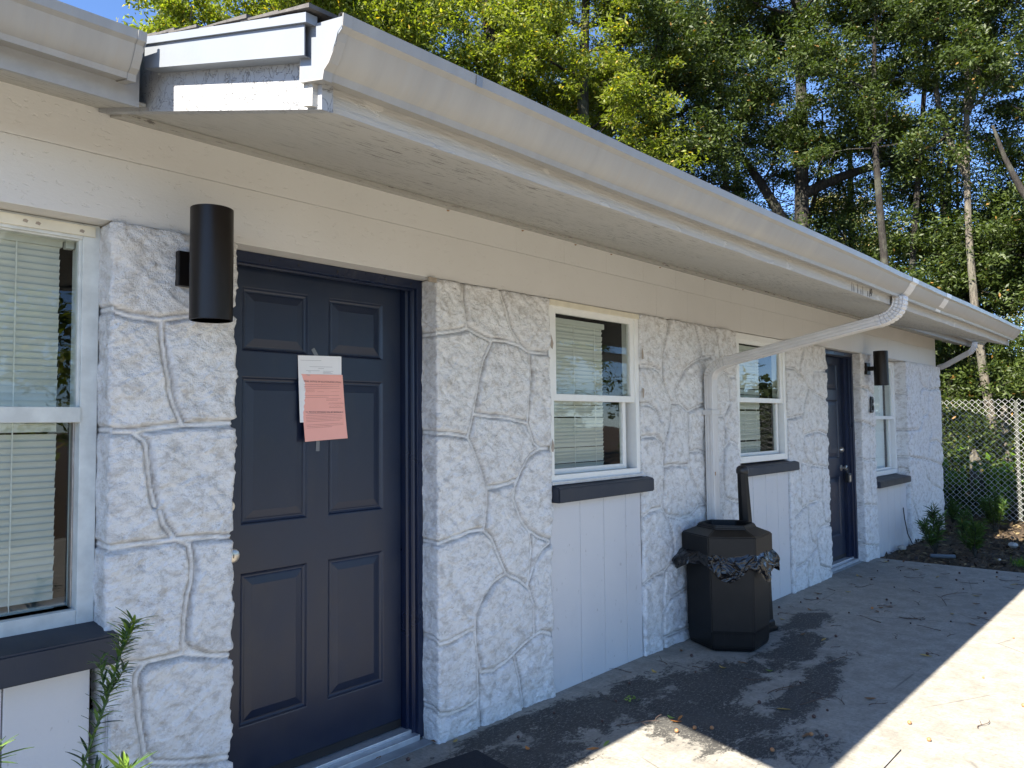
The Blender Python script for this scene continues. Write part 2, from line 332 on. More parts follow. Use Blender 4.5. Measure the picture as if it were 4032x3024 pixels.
# ================================================================ building
B = empty('apartment_building'); tag(B, 'single storey white stone faced apartment building with navy doors and wide eaves', 'building')
J = json.loads('''{"A":[[[0.896,1.82],[0.943,1.815],[1.015,1.799],[1.091,1.799],[1.17,1.814],[1.224,1.829],[1.357,1.851]],[[1.095,1.791],[1.097,1.72],[1.114,1.616],[1.136,1.517],[1.169,1.443]],[[0.895,1.426],[0.996,1.42],[1.07,1.43],[1.174,1.44],[1.342,1.442]],[[1.006,1.419],[1.046,1.388],[1.054,1.311],[1.065,1.234],[1.079,1.172]],[[1.097,1.15],[1.11,1.108],[1.142,1.06]],[[0.892,1.051],[0.978,1.05],[1.05,1.051],[1.152,1.051],[1.233,1.047],[1.334,1.041]],[[1.152,1.051],[1.198,1.03],[1.209,0.965],[1.207,0.913],[1.194,0.852],[1.184,0.776],[1.18,0.71],[1.178,0.661]],[[0.9,0.684],[1.046,0.662],[1.095,0.662],[1.178,0.661],[1.253,0.642],[1.327,0.619]],[[1.06,0.663],[1.029,0.633],[1.03,0.584],[1.038,0.508],[1.047,0.432],[1.057,0.374],[1.085,0.331],[1.187,0.295],[1.33,0.266]],[[1.177,0.705],[1.199,0.669],[1.253,0.642]],[[0.912,0.529],[0.913,0.449],[0.919,0.372]]],"B":[[[2.503,2.119],[2.511,2.01],[2.533,1.892]],[[2.77,2.096],[2.805,2.028],[2.846,1.915],[2.91,1.847]],[[2.246,1.849],[2.35,1.854],[2.439,1.868],[2.542,1.89],[2.649,1.857],[2.709,1.847],[2.813,1.852],[2.921,1.833],[2.976,1.807],[3.056,1.804],[3.163,1.809]],[[2.709,1.844],[2.648,1.745],[2.611,1.646],[2.591,1.549],[2.576,1.48]],[[2.987,1.793],[2.997,1.689],[2.978,1.54],[2.97,1.436],[3.013,1.332],[3.07,1.298]],[[2.576,1.48],[2.684,1.471],[2.829,1.459],[2.97,1.436]],[[2.247,1.393],[2.338,1.389],[2.435,1.387],[2.537,1.372],[2.574,1.303],[2.622,1.205],[2.66,1.12]],[[2.537,1.372],[2.576,1.48]],[[3.07,1.298],[3.152,1.298]],[[3.07,1.298],[2.978,1.26],[2.911,1.19],[2.866,1.113],[2.854,1.05],[2.907,0.945],[2.972,0.88],[3.039,0.843],[3.166,0.798]],[[2.66,1.12],[2.741,1.122],[2.824,1.13],[2.871,1.142]],[[2.66,1.12],[2.659,1.011],[2.638,0.924]],[[2.245,0.892],[2.343,0.892],[2.449,0.905],[2.542,0.921],[2.638,0.921],[2.697,0.869],[2.736,0.795],[2.776,0.72],[2.796,0.689]],[[3.166,0.801],[3.072,0.773],[3.014,0.714],[2.979,0.647],[2.956,0.6]],[[2.585,0.534],[2.634,0.605],[2.714,0.667],[2.796,0.689],[2.88,0.648],[2.967,0.591],[2.999,0.499],[3.002,0.339]],[[2.972,0.873],[2.988,0.791],[2.968,0.692],[2.956,0.6]],[[2.585,0.534],[2.575,0.443],[2.583,0.361],[2.611,0.255]],[[2.242,0.462],[2.331,0.436],[2.41,0.432],[2.5,0.452],[2.579,0.462]],[[2.611,0.255],[2.709,0.238],[2.79,0.259],[2.896,0.305],[3.002,0.339],[3.052,0.35],[3.18,0.314]],[[2.843,0.282],[2.873,0.184],[2.893,0.109],[2.909,0.006]],[[2.579,0.462],[2.588,0.28],[2.591,0.187],[2.594,0.12],[2.598,-0.013]],[[2.241,0.149],[2.329,0.126],[2.425,0.109],[2.515,0.115],[2.59,0.127]]],"C":[[[4.005,1.78],[4.173,1.785],[4.265,1.759],[4.336,1.646],[4.391,1.556]],[[4.383,2.095],[4.329,1.949],[4.297,1.866],[4.287,1.76]],[[4.001,1.545],[4.127,1.543],[4.205,1.512],[4.255,1.441]],[[4.363,2.112],[4.344,1.978],[4.3,1.902],[4.283,1.815],[4.293,1.714],[4.344,1.629],[4.397,1.557]],[[4.728,2.092],[4.785,1.98],[4.828,1.874]],[[4.941,1.888],[4.828,1.874],[4.717,1.844],[4.579,1.785],[4.487,1.691],[4.47,1.617],[4.511,1.554]],[[4.397,1.557],[4.511,1.554],[4.611,1.5],[4.749,1.531],[4.942,1.564]],[[4.397,1.557],[4.378,1.441],[4.319,1.326],[4.287,1.212],[4.285,1.144]],[[4.006,1.333],[4.095,1.342],[4.198,1.34],[4.271,1.291],[4.287,1.212]],[[4.611,1.5],[4.605,1.349],[4.614,1.229],[4.617,1.14],[4.637,1.064],[4.723,0.953],[4.905,0.808]],[[4.285,1.144],[4.381,1.148],[4.616,1.137]],[[4.614,1.229],[4.736,1.233],[4.924,1.187]],[[4.285,1.144],[4.27,0.972],[4.261,0.881],[4.313,0.833],[4.479,0.793],[4.626,0.804],[4.734,0.854],[4.908,0.862]],[[4.014,0.842],[4.13,0.879],[4.261,0.881]],[[4.313,0.833],[4.364,0.721],[4.387,0.604],[4.356,0.523]],[[4.013,0.437],[4.115,0.461],[4.273,0.479],[4.356,0.523],[4.585,0.535]],[[4.273,0.479],[4.246,0.343],[4.237,0.234],[4.241,-0.016]],[[4.241,0.219],[4.347,0.298],[4.576,0.331]],[[4.244,0.066],[4.366,0.069],[4.594,0.065]],[[5.018,2.109],[5.061,1.967],[5.09,1.872],[5.138,1.793],[5.223,1.764],[5.385,1.762]],[[5.223,1.764],[5.219,1.551],[5.138,1.469],[5.13,1.308]],[[5.109,1.228],[5.216,1.286],[5.304,1.263],[5.429,1.218]],[[5.138,1.469],[4.921,1.469]],[[5.13,1.308],[5.109,1.228],[5.098,1.021],[5.125,0.879],[5.211,0.852],[5.389,0.826]],[[5.211,0.852],[5.218,0.658],[5.094,0.593]],[[4.878,0.572],[5.094,0.593],[5.373,0.543]]],"D":[[[6.112,1.869],[6.265,1.876],[6.441,1.873],[6.547,1.831],[6.727,1.719],[6.879,1.67],[7.139,1.618]],[[6.634,2.101],[6.583,1.964],[6.53,1.845]],[[6.807,2.113],[6.828,2.023],[6.848,1.877]],[[7.161,1.882],[6.848,1.877],[6.84,1.782],[6.871,1.674]],[[6.727,1.719],[6.642,1.598],[6.575,1.451],[6.567,1.342],[6.612,1.302]],[[6.612,1.302],[6.813,1.328],[6.932,1.332],[7.154,1.292]],[[6.134,1.443],[6.34,1.452],[6.576,1.473]],[[6.612,1.302],[6.574,1.189],[6.642,1.099],[6.751,1.036],[6.906,1.016],[7.171,0.992]],[[6.813,1.328],[6.801,1.182],[6.87,1.06],[6.906,1.016]],[[6.75,1.024],[6.529,1.075],[6.502,0.961],[6.487,0.762],[6.499,0.668]],[[6.721,1.037],[6.74,0.889],[6.768,0.754],[6.982,0.707]],[[6.986,1.006],[6.963,0.723],[7.027,0.506],[7.191,0.474]],[[6.345,0.619],[6.499,0.668],[6.65,0.705],[6.882,0.715]],[[6.63,0.699],[6.636,0.532],[6.7,0.38],[6.812,0.322]],[[7.191,0.471],[6.943,0.473],[6.82,0.424],[6.812,0.322],[6.876,0.136],[7.219,0.056]],[[6.339,0.197],[6.538,0.213],[6.692,0.264],[6.812,0.322]],[[6.614,0.232],[6.594,-0.024]]],"E":[[[7.828,1.754],[8.089,1.765],[8.322,1.736],[8.561,1.677]],[[7.853,1.409],[8.101,1.409],[8.285,1.379],[8.55,1.333]],[[7.831,1.037],[8.086,1.026],[8.248,1.011],[8.592,1.012]],[[7.884,0.578],[8.109,0.563],[8.297,0.555],[8.59,0.521]],[[7.913,0.182],[8.254,0.136],[8.647,0.106]],[[8.312,1.403],[8.341,1.213],[8.273,1.018]],[[8.32,1.008],[8.302,0.836],[8.321,0.552]],[[8.334,2.095],[8.322,1.736]],[[8.273,0.549],[8.201,0.315],[8.231,0.142]]],"F":[[[9.232,1.72],[9.673,1.73]],[[9.223,1.303],[9.621,1.302],[9.868,1.302],[10.124,1.295]],[[9.246,0.865],[9.595,0.843]],[[9.81,2.09],[9.753,1.879],[9.673,1.73],[9.763,1.465],[9.868,1.302]],[[10.124,1.295],[10.347,1.465],[10.56,1.503]],[[10.161,2.08],[10.267,1.878],[10.395,1.825]],[[10.711,2.087],[10.673,1.813],[10.56,1.503]],[[10.395,1.825],[10.252,1.765],[10.237,1.652],[10.347,1.465]],[[10.395,1.825],[10.671,1.794],[11.195,1.827]],[[9.643,0.986],[10.145,0.947],[10.549,0.911],[11.2,0.813]],[[9.704,0.983],[9.662,1.145],[9.868,1.302]],[[9.595,0.843],[9.725,0.662],[9.817,0.406],[9.985,0.228],[9.841,0.1]],[[9.874,0.85],[9.951,0.955]],[[10.56,1.503],[10.675,1.31],[10.58,1.139]],[[10.58,1.139],[10.945,1.149],[11.163,1.084]],[[10.58,1.139],[10.481,0.923]],[[10.276,0.932],[10.383,0.712],[10.648,0.6],[11.153,0.497]],[[10.648,0.6],[10.458,0.256]]]}''')
def vnoise(x, y, s, seed):
    r = np.random.default_rng(seed); L = r.random((64, 64)); xs = x / s; ys = y / s
    i = np.floor(xs).astype(int); j = np.floor(ys).astype(int); fx = xs - i; fy = ys - j; fx = fx * fx * (3 - 2 * fx); fy = fy * fy * (3 - 2 * fy)
    g = lambda a, b: L[a % 64, b % 64]
    return (g(i, j) * (1 - fx) * (1 - fy) + g(i + 1, j) * fx * (1 - fy) + g(i, j + 1) * (1 - fx) * fy + g(i + 1, j + 1) * fx * fy) - .5
def pier(key, x0, x1, dl, dr, res, seed, zt=2.104, yo=0.0):
    W = x1 - x0; nu = int((dl + W + dr) / res) + 1; nz = int(zt / res) + 1
    U, Z = np.meshgrid(np.linspace(-dl, W + dr, nu), np.linspace(-.02, zt, nz))
    segs = []
    for pl in J[key]:
        q = [[p[0] - x0, p[1]] for p in pl]
        for p in q:
            if p[0] < 0: p[0] = max(-dl, p[0] * .45)
            if p[0] > W: p[0] = W + (p[0] - W) * .5
        if q[0][0] < .03 and dl > .03: q.insert(0, [-dl - .02, q[0][1] + .004])
        if q[-1][0] > W - .04 : q.append([W + dr + .02, q[-1][1]])
        segs += [(q[i], q[i + 1]) for i in range(len(q) - 1)]
    D_ = np.full(U.shape, 9.)
    Uw = U + .006 * vnoise(U, Z, .05, seed + 90); Zw = Z + .006 * vnoise(U, Z, .05, seed + 91)
    for a, b in segs:
        ax, az = a; bx, bz = b; dx, dz = bx - ax, bz - az; L2 = dx * dx + dz * dz + 1e-9
        t = np.clip(((Uw - ax) * dx + (Zw - az) * dz) / L2, 0, 1); D_ = np.minimum(D_, np.hypot(Uw - ax - t * dx, Zw - az - t * dz))
    w_ = .0095
    ss = lambda a, b, x: (lambda t: t * t * (3 - 2 * t))(np.clip((x - a) / (b - a), 0, 1))
    rise = ss(w_ * .8, w_ + .012, D_)
    n = vnoise(U, Z, .16, seed) * .018 + vnoise(U + Z * .6, Z - U * .5, .07, seed + 1) * .012 + vnoise(U * 1.3 + Z, Z, .034, seed + 2) * .0085 + vnoise(U, Z * 1.3, max(.016, res * 2.4), seed + 3) * .0065
    ridge = np.abs(vnoise(U * .8 + Z, Z * 1.3 - U * .8, .09, seed + 5)); n = n + np.clip(.06 - ridge, 0, 1) * .09
    flat = 1 - .75 * ss(W - .0, W + .02, U) if False else 1
    H = -.012 + rise * (.015 + n * .85) + (1 - rise) * (.0055 * np.cos(np.clip(D_ / w_, 0, 1) * 3.14))
    H = np.where((U < -.01) | (U > W + .01), H * .55, H)
    # soft rounded arrises
    for c in (0, W): 
        dd = np.abs(U - c); H = H - np.clip(.012 - dd, 0, 1) ** 2 / .024
    H = H - .005 * ss(zt - .008, zt, Z)
    # base position and normal round the corner
    bl = np.clip((U + .014) / .028, 0, 1); br = np.clip((U - W + .014) / .028, 0, 1)
    bx = x0 + np.clip(U, 0, W); by = np.where(U < 0, -U, np.where(U > W, U - W, 0)) + yo
    nx = -np.cos(bl * math.pi / 2) + np.sin(br * math.pi / 2); ny = -np.sin(bl * math.pi / 2) * np.cos(br * math.pi / 2)
    if dl < .03: nx = nx * 1.0
    P = np.stack([bx + nx * H, by + ny * H, Z], -1)
    du = np.gradient(P, axis=1); dz = np.gradient(P, axis=0); N = np.cross(du, dz); N /= np.linalg.norm(N, axis=-1, keepdims=True) + 1e-12
    # label stones
    Dc = (D_[:-1, :-1] + D_[1:, 1:] + D_[1:, :-1] + D_[:-1, 1:]) / 4
    core = Dc > .021; lab = np.where(core, np.arange(core.size).reshape(core.shape) + 1, 0)
    def spread(lab, allow, it):
        for _ in range(it):
            p = np.pad(lab, 1); m = np.maximum.reduce([p[1:-1, 1:-1], p[:-2, 1:-1], p[2:, 1:-1], p[1:-1, :-2], p[1:-1, 2:]])
            nl = np.where(allow, m, 0)
            if (nl == lab).all(): break
            lab = nl
        return lab
    lab = spread(lab, core, 3000)
    ids, cnt = np.unique(lab[lab > 0], return_counts=True)
    for i_, c_ in zip(ids, cnt):
        if c_ * res * res < .0012: lab[lab == i_] = 0
    stone = Dc > w_ * .9
    for _ in range(int(.016 / res) + 2):
        p = np.pad(lab, 1); m = np.maximum.reduce([p[:-2, 1:-1], p[2:, 1:-1], p[1:-1, :-2], p[1:-1, 2:]])
        lab = np.where((lab == 0) & stone, m, lab)
    idx = np.arange(nu * nz).reshape(nz, nu)
    F = np.stack([idx[:-1, :-1], idx[:-1, 1:], idx[1:, 1:], idx[1:, :-1]], -1)
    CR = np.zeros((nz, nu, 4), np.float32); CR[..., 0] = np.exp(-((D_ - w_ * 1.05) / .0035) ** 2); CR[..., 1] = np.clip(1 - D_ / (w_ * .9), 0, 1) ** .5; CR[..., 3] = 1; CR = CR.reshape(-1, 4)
    Pf = P.reshape(-1, 3); Nf = N.reshape(-1, 3)
    def build(name, sel, parent, mt='stone'):
        f = F[sel]; u, inv = np.unique(f, return_inverse=True); inv = inv.reshape(f.shape)
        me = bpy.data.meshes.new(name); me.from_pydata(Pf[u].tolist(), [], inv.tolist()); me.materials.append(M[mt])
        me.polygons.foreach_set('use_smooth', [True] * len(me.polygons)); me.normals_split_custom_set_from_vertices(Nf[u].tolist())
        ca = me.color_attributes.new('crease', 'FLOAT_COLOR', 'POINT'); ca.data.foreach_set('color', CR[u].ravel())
        return link(name, me, parent)
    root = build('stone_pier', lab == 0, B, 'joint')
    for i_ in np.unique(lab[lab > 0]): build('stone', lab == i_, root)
    MB().box((x0 + .03, .03 + yo, -.05), (x1 - .03, .19, zt - .004)).obj('backing', M['wall'], root)
    return root
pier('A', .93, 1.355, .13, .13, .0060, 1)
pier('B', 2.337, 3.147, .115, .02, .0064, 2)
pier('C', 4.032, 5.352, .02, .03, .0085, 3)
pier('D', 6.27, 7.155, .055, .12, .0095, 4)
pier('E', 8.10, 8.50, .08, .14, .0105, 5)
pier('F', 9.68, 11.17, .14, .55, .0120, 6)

# plank panels under the windows
def planks(xs, zt, y):
    for a, b_ in zip(xs[:-1], xs[1:]):
        MB().box((a + .0015, y, -.06), (b_ - .0015, y + .05, zt), .0045).obj('wall_plank', M['plank'], B)
planks((-.03, .20, .43, .665, .905), .70, .055)
planks((3.152, 3.415, 3.64, 3.865, 4.028), 1.012, .018)
planks((5.356, 5.60, 5.83, 6.05, 6.266), 1.016, .018)
planks((8.504, 8.74, 8.98, 9.22, 9.45, 9.676), .70, .045)
# lintel beams and blocks of the upper wall
def course(xs, z0, z1, ch=.0022):
    for a, b_ in zip(xs[:-1], xs[1:]):
        MB().box((a + .0002, .014, z0), (b_ - .0002, .20, z1), ch).obj('lintel_block', M['wall'], B)
course([-2.5, 4.25] + [4.25 + .4 * i for i in range(1, 17)] + [11.05], 2.108, 2.3185)
course([-2.5, 2.9] + [2.9 + .4 * i for i in range(1, 20)] + [11.05], 2.3195, 2.52)
sh = MB()
for a, b_ in (((-2.5, .202, -.05), (-.03, .30, 2.5)), ((10.85, .3, -.05), (11.04, 4.2, 2.5)), ((-2.5, .3, -.05), (-2.3, 4.2, 2.5)), ((-2.5, 4.2, -.05), (11.04, 4.4, 2.5)), ((-2.5, .015, -.05), (-.035, .2, 2.107))): sh.box(a, b_)
sh.obj('wall', M['wall'], B)
MB().box((-2.45, .21, 2.50), (11.0, 4.2, 2.53)).obj('ceiling', M['wall'], B)
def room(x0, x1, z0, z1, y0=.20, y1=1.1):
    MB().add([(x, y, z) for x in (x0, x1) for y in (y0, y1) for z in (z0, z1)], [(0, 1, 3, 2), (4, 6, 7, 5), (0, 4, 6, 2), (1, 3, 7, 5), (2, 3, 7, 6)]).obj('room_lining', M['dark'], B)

# ---------------------------------------------------------------- eaves
def zs(y): return 2.465 + .2835 * y
def zr(y): return 2.655 + .293 * y
GP = [(-1.222, 2.282), (-1.216, 2.163), (-1.296, 2.143), (-1.301, 2.158), (-1.318, 2.168), (-1.331, 2.184), (-1.345, 2.205), (-1.352, 2.220), (-1.366, 2.228), (-1.369, 2.252), (-1.357, 2.254), (-1.355, 2.243)]
def gutter(x0, x1, dy, dz, caps):
    P = [(a + dy, b_ + dz) for a, b_ in GP]; n = len(P)
    inn = [(a + (.0015 if i > 1 else -.0015), b_ + .0015) for i, (a, b_) in enumerate(P)]
    nx = max(2, int((x1 - x0) / .5)); xs = [x0 + (x1 - x0) * i / nx for i in range(nx + 1)]
    g = MB(); vs = []; 
    for k, x in enumerate(xs):
        sag = .0025 * math.sin(x * 2.1) + .0012 * math.sin(x * 5.3)
        vs += [(x, a, b_ + sag) for a, b_ in P] + [(x, a, b_ + sag) for a, b_ in inn]
    m2 = 2 * n; fs = []
    for k in range(nx):
        for i in range(n - 1):
            fs.append((k * m2 + i, k * m2 + i + 1, (k + 1) * m2 + i + 1, (k + 1) * m2 + i)); fs.append((k * m2 + n + i, (k + 1) * m2 + n + i, (k + 1) * m2 + n + i + 1, k * m2 + n + i + 1))
    g.add(vs, fs); o = g.obj('gutter', M['gutter'], B, smooth=28)
    for xc, s_ in caps:
        c = MB(); C_ = P[:10]
        c.prism([(a, b_ - .006 if b_ > 2.2 + dz else b_) for a, b_ in C_], 'x', xc, xc + .002 * s_)
        c.obj('end_cap', M['metalfascia'], o)
        rim = MB(); 
        out = [(a - (.003 if i > 1 else -.003), b_ - (.003 if i in (1, 2) else 0)) for i, (a, b_) in enumerate(P[:10])]
        for i in range(len(out) - 1):
            (a0, b0), (a1, b1) = out[i], out[i + 1]; (c0, d0), (c1, d1) = P[i], P[i + 1]
            q = [(a0, b0), (a1, b1), (c1, d1), (c0, d0)]
            rim.add([(x, p, z) for x in (xc, xc + .022 * s_) for p, z in q], [(0, 1, 2, 3), (4, 5, 6, 7), (0, 1, 5, 4), (1, 2, 6, 5), (2, 3, 7, 6), (3, 0, 4, 7)])
        rim.obj('cap_flange', M['gutter'], o)
    return o
gut = gutter(.862, 8.26, 0, 0, ((.862, 1), (8.26, -1)))
for xs_ in (1.235, 4.78, 5.55):
    s_ = MB(); q = [(a - .0022, b_ - .001) for a, b_ in (GP[8:11] if xs_ < 2 else GP[2:11])]
    for i in range(len(q) - 1): s_.add([(x, p, z) for x in (xs_, xs_ + (.02 if xs_ < 2 else .12)) for p, z in (q[i], q[i + 1])], [(0, 1, 3, 2)])
    s_.obj('joint_strip', M['metalfascia'] if xs_ < 2 else M['spout'], gut)
gutter(-2.6, .812, .822, .236, ((.812, -1), (-2.6, 1)))
gutter(8.315, 11.42, .822, .236, ((8.315, 1), (11.42, -1)))
def board(name, pts, axis, a, b_, m): return MB().prism(pts, axis, a, b_).obj(name, m, B)
# wide eave
sof = empty('soffit', parent=B)
for a, b_ in ((.9135, 3.28), (3.284, 5.72), (5.724, 8.2165)):
    MB().prism([(.014, zs(.014)), (-1.21, zs(-1.21)), (-1.21, zs(-1.21) + .01), (.014, zs(.014) + .01)], 'x', a, b_).obj('soffit_panel', M['soffit'], sof)
board('frieze_board', [(.0135, zs(.0135) - .001), (-.085, zs(-.085) - .001), (-.088, zs(-.085) - .018), (.0135, zs(.0135) - .020)], 'x', .92, 8.25, M['soffit'])
fa = MB(); nseg = 60
vs_ = []; 
for k in range(nseg + 1):
    x = .872 + (8.27 - .872) * k / nseg; j = .0025 * math.sin(k * 1.7) * random.uniform(.2, 1)
    vs_ += [(x, -1.2085, 2.114 + j), (x, -1.246, 2.104 + j), (x, -1.249, 2.20), (x, -1.2085, 2.275)]
fa.add(vs_, [(k * 4 + i, k * 4 + (i + 1) % 4, (k + 1) * 4 + (i + 1) % 4, (k + 1) * 4 + i) for k in range(nseg) for i in range(4)] + [(0, 1, 2, 3), (nseg * 4 + 3, nseg * 4 + 2, nseg * 4 + 1, nseg * 4)])
fa.obj('fascia_board', M['weather'], B)
# rake ends
for xa, s_ in ((.885, 1), (8.245, -1)):
    e = .028 * s_
    r_ = MB(); r_.prism([(.012, zs(.012) - .012), (-1.262, zs(-1.262) - .012), (-1.262, zr(-1.262) - .03), (.012, zr(.012) - .03)], 'x', xa, xa + e); r_.obj('rake_board', M['flaky'] if s_ > 0 else M['rake'], B)
    m_ = MB(); x_ = xa - .04 * s_
    m_.prism([(-.452, zr(-.452) - .088), (-1.258, zr(-1.258) - .088), (-1.258, zr(-1.258) - .022), (-.452, zr(-.452) - .022)], 'x', x_, x_ + .0025 * s_)
    m_.add([(x, y, z) for x in (x_ + .0005 * s_, xa) for y, z in ((-.452, zr(-.452) - .0885), (-1.258, zr(-1.258) - .0885))], [(0, 1, 3, 2)])
    m_.prism([(-.452, zr(-.452) - .088), (-.452, zr(-.452) - .022), (-.450, zr(-.452) - .022), (-.450, zr(-.452) - .088)], 'x', x_, xa)
    m_.obj('rake_fascia', M['metalfascia'], B)
    d_ = MB(); d_.prism([(-.43, zr(-.43) - .0215), (-1.275, zr(-1.275) - .0215), (-1.275, zr(-1.275) - .001), (-.43, zr(-.43) - .001)], 'x', x_ - .007 * s_, x_ + .02 * s_); d_.obj('drip_edge', M['metalfascia'], B)
# narrow eaves
for a, b_ in ((-2.6, .884), (8.247, 11.4)):
    board('soffit_panel', [(.014, zs(.014)), (-.37, zs(-.37)), (-.37, zs(-.37) + .01), (.014, zs(.014) + .01)], 'x', a if a < 0 else a + .002, b_ if a > 0 else b_ - .002, M['soffit'])
    board('fascia_board', [(-.371, zs(-.37) - .012), (-.398, zs(-.40) - .010), (-.400, 2.505), (-.371, 2.515)], 'x', a if a < 0 else a + .032, b_ if a > 0 else b_ - .032, M['rake'])
board('rake_board', [(.012, zs(.012) - .012), (-.399, zs(-.399) - .012), (-.399, zr(-.399) - .03), (2.1, zr(2.1) - .03), (2.1, zr(2.1) - .17), (.012, zs(.012) - .0)], 'x', 11.4, 11.42, M['rake'])
# roof decks
def deck(x0, x1, y0, name='roof'):
    return MB().prism([(y0, zr(y0) - .03), (2.1, zr(2.1) - .03), (2.1, zr(2.1) - .002), (y0, zr(y0) - .002)], 'x', x0, x1).obj(name, M['shingle'], B)
rw = deck(.90, 8.24, -1.255); rl = deck(-2.6, .895, -.41); rr_ = deck(8.245, 11.42, -.41)
MB().prism([(2.1, zr(2.1) - .03), (4.6, zr(2.1) - .75), (4.6, zr(2.1) - .72), (2.1, zr(2.1) - .002)], 'x', -2.6, 11.42).obj('roof', M['shingle'], B)
def shingles(par, x0, x1, y0, y1, j=.012):
    y = y0
    while y < y1:
        a = y - .018; e = min(y + .145, y1 + .02); x = x0 + random.uniform(-j, j)
        q = [(a, zr(a) + .006), (a, zr(a) + .013 + random.uniform(0, .003)), (e, zr(e) + .005), (e, zr(e) + .001)]
        MB().prism(q, 'x', x, x1).obj('shingle_course', M['shingle'], par); y += .13
shingles(rw, .838, 8.29, -1.275, 2.0); shingles(rl, -2.64, .80, -.43, 2.0, .002); shingles(rr_, 8.32, 11.45, -.43, 2.0, .002)
# black streaks and the bare wood chip at the eave
for k, x in enumerate((4.12, 4.15, 4.21, 4.26, 4.29, 4.37, 4.40)):
    MB().box((x, -1.2475, 2.107), (x + .006, -1.2465, 2.107 + (.055, .04, .05, .025, .05, .03, .048)[k]), 0).obj('paint_streak', M['soot'], B)
MB().tube([(4.42, -1.2495, 2.115), (4.435, -1.2505, 2.135), (4.43, -1.2505, 2.155), (4.415, -1.2505, 2.15), (4.41, -1.2495, 2.125)], .002, 5).obj('paint_streak', M['soot'], B)
for x in (2.42, 2.95, 3.4, 3.75, 4.3, 4.9, 5.5):
    MB().lathe([(.0, -.004), (.009, 0), (.0, .004)], 6, (x, .0125, zs(0.01) - .024 - .004)).obj('rust_spot', M['rust'], B)

# ---------------------------------------------------------------- downspouts
def sprof(w_, d_, ribs=3, dep=.0035):
    """closed section, p across (x), q in depth"""
    pts = []
    def side(ax, ay, bx, by, nrib):
        n = nrib * 4 + 4; L = math.hypot(bx - ax, by - ay); tx, ty = (bx - ax) / L, (by - ay) / L; nx, ny = -ty, tx
        for i in range(n):
            t = (i + .5) / n; r_ = -dep * (1 - abs(math.cos(t * math.pi * nrib))) ** .7 if .1 < t < .9 else 0
            e = min(t, 1 - t) * L; rc = -max(0, .007 - e) * .6
            o = -(r_ + rc)
            pts.append((ax + tx * t * L + nx * o, ay + ty * t * L + ny * o))
    a, b_ = w_ / 2, d_ / 2
    side(-a, -b_, a, -b_, ribs); side(a, -b_, a, b_, ribs); side(a, b_, -a, b_, ribs); side(-a, b_, -a, -b_, ribs)
    return pts
def sweep(name, path, w_, d_, parent, xdir=Vector((1, 0, 0)), crimp=None, m=None):
    pr = sprof(w_, d_); n = len(pr); vs = []; P = [Vector(p) for p in path]
    for i, p in enumerate(P):
        t = (P[min(i + 1, len(P) - 1)] - P[max(i - 1, 0)]).normalized(); xx = (xdir - t * xdir.dot(t)).normalized(); yy = t.cross(xx)
        k = 1 + (crimp[i] if crimp else 0)
        for a, b_ in pr: vs.append(p + xx * a * k + yy * b_ * k)
    fs = [(i * n + k, i * n + (k + 1) % n, (i + 1) * n + (k + 1) % n, (i + 1) * n + k) for i in range(len(P) - 1) for k in range(n)]
    fs += [tuple(range(n)), tuple((len(P) - 1) * n + k for k in range(n))[::-1]]
    return MB().add(vs, fs).obj(name, m or M['spout'], parent, smooth=35)
def arc(p0, p1, p2, n):
    p0, p1, p2 = map(Vector, (p0, p1, p2)); return [p0 * (1 - t) ** 2 + p1 * 2 * t * (1 - t) + p2 * t * t for t in (i / n for i in range(n + 1))]
def elbow(p0, p1, p2, parent, w_, d_, xdir):
    pts = []; cr = []
    base = arc(p0, p1, p2, 9)
    for i in range(9):
        a, b_ = base[i], base[i + 1]
        pts += [a, a.lerp(b_, .12)]; cr += [-.10 if 0 < i else 0, .035]
        pts.append(a.lerp(b_, .88)); cr.append(.03)
    pts.append(base[-1]); cr.append(0)
    return sweep('elbow', pts, w_, d_, parent, xdir, cr)
wp, dp = .082, .064
X1 = Vector((1, 0, 0))
ds = sweep('downspout', [(4.83, -.052, z) for z in (.10, .6, 1.2, 1.74)], wp, dp, B)
elbow((4.803, -1.292, 2.150), (4.803, -1.300, 2.035), (4.805, -1.16, 2.015), ds, wp * 1.04, dp * 1.04, X1)
elbow((4.826, -.20, 1.842), (4.829, -.060, 1.82), (4.83, -.052, 1.725), ds, wp * 1.04, dp * 1.04, X1)
sweep('spout_pipe', [(4.805, -1.17, 2.017), (4.826, -.19, 1.840)], wp, dp, ds, X1)
MB().box((4.83 - wp / 2 - .012, -.052 - dp / 2 - .004, 1.475), (4.83 + wp / 2 + .012, -.052 + dp / 2 + .01, 1.51), .003).obj('strap', M['spout'], ds)
MB().box((4.80, -.0875, 1.06), (4.808, -.0845, 1.085)).obj('rust_spot', M['rust'], ds)
for z in (.3, .62): pass
ds2 = sweep('downspout', [(11.20, -.10, 2.14), (11.22, .02, 2.105)], wp, dp, B, Vector((0.9, .3, 0)))
xd = Vector((.94, .2, 0)).normalized()
elbow((10.86, -.475, 2.375), (10.865, -.48, 2.30), (10.93, -.40, 2.255), ds2, wp, dp, xd)
sweep('spout_pipe', [(10.925, -.405, 2.258), (11.215, -.02, 2.105)], wp * .97, dp * .97, ds2, xd)

